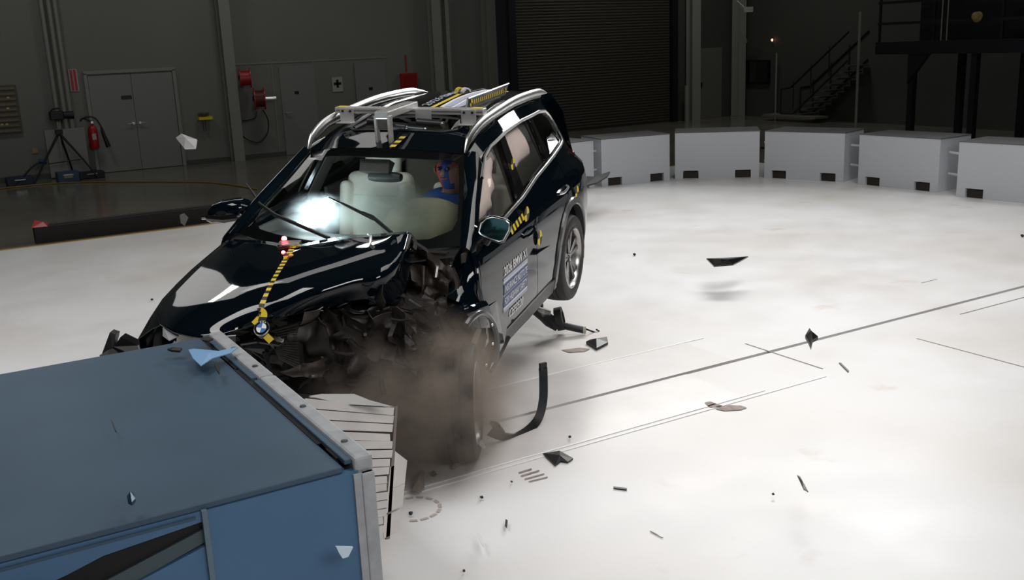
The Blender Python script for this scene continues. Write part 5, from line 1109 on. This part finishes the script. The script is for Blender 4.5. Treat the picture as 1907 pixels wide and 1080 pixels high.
# ------------------------------------------------------------------ crash test dummy in the driver's seat
J = {'pelvis': (.93, .37, .60), 'waist': (.98, .37, .76), 'chest': (1.08, .37, .98), 'neck': (1.13, .37, 1.13), 'head0': (1.16, .37, 1.20), 'head1': (1.19, .37, 1.30), 'head2': (1.185, .37, 1.375),
     'shL': (1.08, .56, 1.06), 'elL': (1.30, .62, .90), 'wrL': (1.50, .55, 1.00), 'haL': (1.56, .53, 1.03), 'shR': (1.10, .19, 1.08), 'elR': (1.30, .13, .96), 'wrR': (1.48, .20, 1.06), 'haR': (1.54, .21, 1.08),
     'hipL': (.97, .47, .58), 'knL': (1.38, .50, .66), 'anL': (1.70, .50, .38), 'toL': (1.86, .50, .36), 'hipR': (.97, .27, .58), 'knR': (1.38, .24, .66), 'anR': (1.70, .25, .38), 'toR': (1.86, .25, .36)}
RD = {'pelvis': .15, 'waist': .135, 'chest': .15, 'neck': .055, 'head0': .07, 'head1': .098, 'head2': .075, 'shL': .075, 'elL': .05, 'wrL': .032, 'haL': .038, 'shR': .075, 'elR': .05, 'wrR': .032, 'haR': .038, 'hipL': .09, 'knL': .065, 'anL': .042, 'toL': .04, 'hipR': .09, 'knR': .065, 'anR': .042, 'toR': .04}
ED = [('pelvis', 'waist'), ('waist', 'chest'), ('chest', 'neck'), ('neck', 'head0'), ('head0', 'head1'), ('head1', 'head2'), ('chest', 'shL'), ('shL', 'elL'), ('elL', 'wrL'), ('wrL', 'haL'), ('chest', 'shR'), ('shR', 'elR'), ('elR', 'wrR'), ('wrR', 'haR'),
      ('pelvis', 'hipL'), ('hipL', 'knL'), ('knL', 'anL'), ('anL', 'toL'), ('pelvis', 'hipR'), ('hipR', 'knR'), ('knR', 'anR'), ('anR', 'toR')]
for s in 'LR':
    h = Vector(J['ha' + s])
    for k in range(4):
        b0 = f'f{s}{k}'; y = (k - 1.5) * .020
        J[b0 + 'a'] = tuple(h + Vector((.035, y, .012))); J[b0 + 'b'] = tuple(h + Vector((.065, y * 1.1, .005 - .004 * k))); J[b0 + 'c'] = tuple(h + Vector((.078 - .003 * abs(k - 1), y * 1.1, -.022)))
        for q in 'abc': RD[b0 + q] = .0095
        ED += [('ha' + s, b0 + 'a'), (b0 + 'a', b0 + 'b'), (b0 + 'b', b0 + 'c')]
    sg = -1 if s == 'L' else 1
    J[f't{s}a'] = tuple(h + Vector((.01, sg * .035, -.012))); J[f't{s}b'] = tuple(h + Vector((.035, sg * .045, -.02))); RD[f't{s}a'] = .012; RD[f't{s}b'] = .010
    ED += [('ha' + s, f't{s}a'), (f't{s}a', f't{s}b')]
names = list(J); base = Vector(J['pelvis'])
dr_ = car_root('crash_test_dummy', J['pelvis'], 'crash test dummy in a blue shirt leaning into the driver airbag', 'dummy')
me = bpy.data.meshes.new('body'); me.from_pydata([tuple(Vector(J[n]) - base) for n in names], [(names.index(a), names.index(b)) for a, b in ED], [])
tmp = bpy.data.objects.new('tmp', me); COL.objects.link(tmp); sk = tmp.modifiers.new('skin', 'SKIN')
for i, n in enumerate(names): me.skin_vertices[0].data[i].radius = (RD[n], RD[n]); me.skin_vertices[0].data[i].use_root = (i == 0)
sb = tmp.modifiers.new('sub', 'SUBSURF'); sb.levels = 2; sb.render_levels = 2
bpy.context.view_layer.update(); dg = bpy.context.evaluated_depsgraph_get()
bme = bpy.data.meshes.new_from_object(tmp.evaluated_get(dg)); bpy.data.objects.remove(tmp)
bo = bpy.data.objects.new('body', bme); COL.objects.link(bo); bo.parent = dr_
bme.materials.clear()
for q in (M_DBLUE, M_DSKIN, M_DRED, mat('dark_trousers', (.03, .03, .035), .8)): bme.materials.append(q)
for p in bme.polygons:
    c = p.center + base; p.use_smooth = True
    if c.z > 1.16: p.material_index = 2 if c.y < .335 or (c.z > 1.34 and c.y > .42) else (0 if c.y < .41 and c.x > 1.18 else 1)
    elif c.z > 1.13 and abs(c.y - .37) < .08: p.material_index = 1
    elif c.x > 1.46 and c.z > .9 or (c.x > 1.22 and c.z > .9 and abs(c.y - .37) > .2): p.material_index = 1
    elif c.z < .72: p.material_index = 3
def hd(v): return Vector(v) - base
MB().tube([hd((1.275, .37, 1.315)), hd((1.305, .37, 1.285)), hd((1.29, .37, 1.278))], [.008, .016, .012], 8).build('nose', M_DSKIN, dr_, smooth=True)
for s in (-1, 1):
    MB().lathe([(0, .01), (.010, .007), (.014, 0)], hd((1.268, .37 + s * .034, 1.322)), (1, 0, 0), 10).build('eye', M_BLK, dr_, smooth=True)
    MB().lathe([(.012, .006), (.026, .004), (.028, -.004), (0, -.01)], hd((1.18, .37 + s * .098, 1.30)), (0, s, 0), 12).build('ear', M_DSKIN, dr_, smooth=True)
MB().tube([hd((1.272, .345, 1.255)), hd((1.28, .37, 1.252)), hd((1.272, .395, 1.255))], .006, 6).build('mouth', M_DRED, dr_, smooth=True)
# yellow target beside the dummy and dark belt
tb = MB().tube([hd((1.02, .56, 1.10)), hd((1.22, .42, .98)), hd((1.18, .24, .72))], .02, 6).build('seat_belt', mat('belt_grey', (.12, .12, .12), .8), dr_, smooth=True)
# ------------------------------------------------------------------ fragments caught in the dust
FR = 'fragments in the dust before the car'
def frag(name, ptsw, m, label, th=.008, warp=.01): shard(name, ptsw, th, m, label, group=FR, warp=warp)
M_WF = mat('white_fragment', (.70, .68, .64), .4)
frag('white_plate', [(2.18,5.35,0.84),(2.2,5.35,0.84),(2.26,5.35,0.82),(2.27,5.35,0.8),(2.26,5.35,0.78),(2.19,5.35,0.8)], M_WF, 'white rounded plate in the air under the hood edge')
frag('white_plate', [(2.28,5.35,0.79),(2.3,5.35,0.79),(2.29,5.35,0.77),(2.27,5.35,0.78)], M_WF, 'tiny white square right of the white rounded plate')
frag('crumpled_foil', [(2.14,5.4,0.91),(2.18,5.4,0.91),(2.19,5.4,0.89),(2.17,5.4,0.87),(2.14,5.4,0.88)], M_WF, 'crumpled white scrap just under the hood edge', warp=.02)
frag('mesh_plate', [(2.32,5.3,0.81),(2.4,5.3,0.75),(2.34,5.3,0.65),(2.28,5.3,0.7)], M_STEEL, 'grey mesh plate tilted in the dust cloud')
frag('crumpled_foil', [(2.03,5.3,0.72),(2.09,5.3,0.73),(2.12,5.3,0.68),(2.11,5.3,0.64),(2.06,5.3,0.65)], M_ENG2, 'round crumpled metal lump in the middle of the wreckage', warp=.03)
for k, (x0, y0, x1, y1) in enumerate([(569,581,573,594),(513,628,528,633),(622,629,633,638),(606,642,624,652),(660,680,700,672),(722,735,732,722),(781,749,784,755),(865,746,868,760),(740,690,742,682),(890,672,893,690),(816,802,828,810),(644,700,650,706),(700,690,704,700)]):
    pass
FRL = [((1.73,5.25,1.01),(1.74,5.25,0.96)),((1.55,5.25,0.89),(1.59,5.25,0.87)),((1.88,5.25,0.83),(1.92,5.25,0.79)),((1.83,5.25,0.8),(1.88,5.25,0.75)),((1.99,5.25,0.64),(2.04,5.25,0.64)),((2.18,5.25,0.42),(2.22,5.25,0.45)),((2.39,5.25,0.32),(2.4,5.25,0.3)),((2.69,5.25,0.27),(2.7,5.25,0.21)),((2.26,5.25,0.55),(2.27,5.25,0.58)),((2.8,5.25,0.5),(2.81,5.25,0.44)),((2.5,5.25,0.11),(2.54,5.25,0.07))]
FLB = ['thin bright rod under the left half of the hood edge', 'pale rod beside the emblem', 'short bright rod in the wreckage right of the radiator', 'long pale rod above the crushed bracket', 'faint thin wire right of the crushed bracket', 'bright splinter above the honeycomb block', 'white crumb right of the honeycomb top edge', 'bright vertical splinter left of the front wheel rim', 'thin upright splinter in the dust', 'bright splinter at the top of the front wheel rim', 'pale curved splinter under the front wheel']
for (a, b_), lb in zip(FRL, FLB):
    a = Vector(a); b_ = Vector(b_); m_ = (a + b_) / 2
    tag(MB().tube([a - m_, Vector((0, 0, .004)), b_ - m_], [.003, .007, .004], 6).build('metal_splinter', M_WF, loc=m_, smooth=True), lb, 'debris', FR)
frag('clear_chip', [(2.61,4.95,0.1),(2.64,4.95,0.12),(2.67,4.95,0.06),(2.65,4.95,0.06)], mat('clear_shard'), 'clear square chip at the foot of the front wheel')
# rim splinters on the torn wheel
# ------------------------------------------------------------------ dust cloud (volume)
def dust(name, c, r, dens_, col, label, seed=0, scl=3.0):
    bm = bmesh.new(); bmesh.ops.create_icosphere(bm, subdivisions=4, radius=1)
    me = bpy.data.meshes.new(name); bm.to_mesh(me); bm.free(); o = bpy.data.objects.new(name, me); COL.objects.link(o); o.location = c; o.scale = r
    m = bpy.data.materials.new(name); m.use_nodes = True; nt = m.node_tree; nt.nodes.clear()
    out = nt.nodes.new('ShaderNodeOutputMaterial'); pv = nt.nodes.new('ShaderNodeVolumePrincipled'); tc = nt.nodes.new('ShaderNodeTexCoord')
    ln = nt.nodes.new('ShaderNodeVectorMath'); ln.operation = 'LENGTH'; mr = nt.nodes.new('ShaderNodeMapRange'); mr.inputs[1].default_value = .25; mr.inputs[2].default_value = 1; mr.inputs[3].default_value = 1; mr.inputs[4].default_value = 0; mr.interpolation_type = 'SMOOTHSTEP'
    n = nt.nodes.new('ShaderNodeTexNoise'); n.inputs['Scale'].default_value = scl; n.inputs['Detail'].default_value = 4
    mp = nt.nodes.new('ShaderNodeMapping'); mp.inputs[1].default_value = (seed, 0, 0)
    m2 = nt.nodes.new('ShaderNodeMapRange'); m2.inputs[1].default_value = .36; m2.inputs[2].default_value = .66
    mu = nt.nodes.new('ShaderNodeMath'); mu.operation = 'MULTIPLY'; mu2 = nt.nodes.new('ShaderNodeMath'); mu2.operation = 'MULTIPLY'; mu2.inputs[1].default_value = dens_
    L = nt.links.new
    L(tc.outputs['Object'], ln.inputs[0]); L(ln.outputs['Value'], mr.inputs[0]); L(tc.outputs['Object'], mp.inputs[0]); L(mp.outputs[0], n.inputs['Vector']); L(n.outputs['Fac'], m2.inputs[0])
    L(mr.outputs[0], mu.inputs[0]); L(m2.outputs[0], mu.inputs[1]); L(mu.outputs[0], mu2.inputs[0]); L(mu2.outputs[0], pv.inputs['Density'])
    pv.inputs['Color'].default_value = (*col, 1); pv.inputs['Anisotropy'].default_value = .2; L(pv.outputs[0], out.inputs['Volume'])
    me.materials.append(m); tag(o, label, 'dust', kind='stuff'); return o
D0 = Vector([(2.28,5.053,0.42)][0])
dust('dust_cloud', D0, (.72, .68, .60), 12, (1.0, .84, .71), 'brown dust cloud billowing round the crushed left front wheel', 1)
dust('dust_cloud', Vector([(2.29,5.635,0.62)][0]), (.78, .64, .48), 10, (.95, .78, .63), 'thinner brown dust over the broken engine bay', 5)
dust('cabin_smoke', CMAT @ Vector((1.62, .10, 1.10)), (.34, .62, .26), 8, (.75, .75, .66), 'pale airbag smoke inside the windshield', 8, 2.2)
dust('cabin_smoke', CMAT @ (fp + Vector((-.02, .02, 0))), (.26, .26, .17), 5, (.9, .93, .95), 'pale smoke added round the dashboard flash lamp to give its glow a halo', 3, 2.5)  # extra haze volume, put in so the flash glow spreads
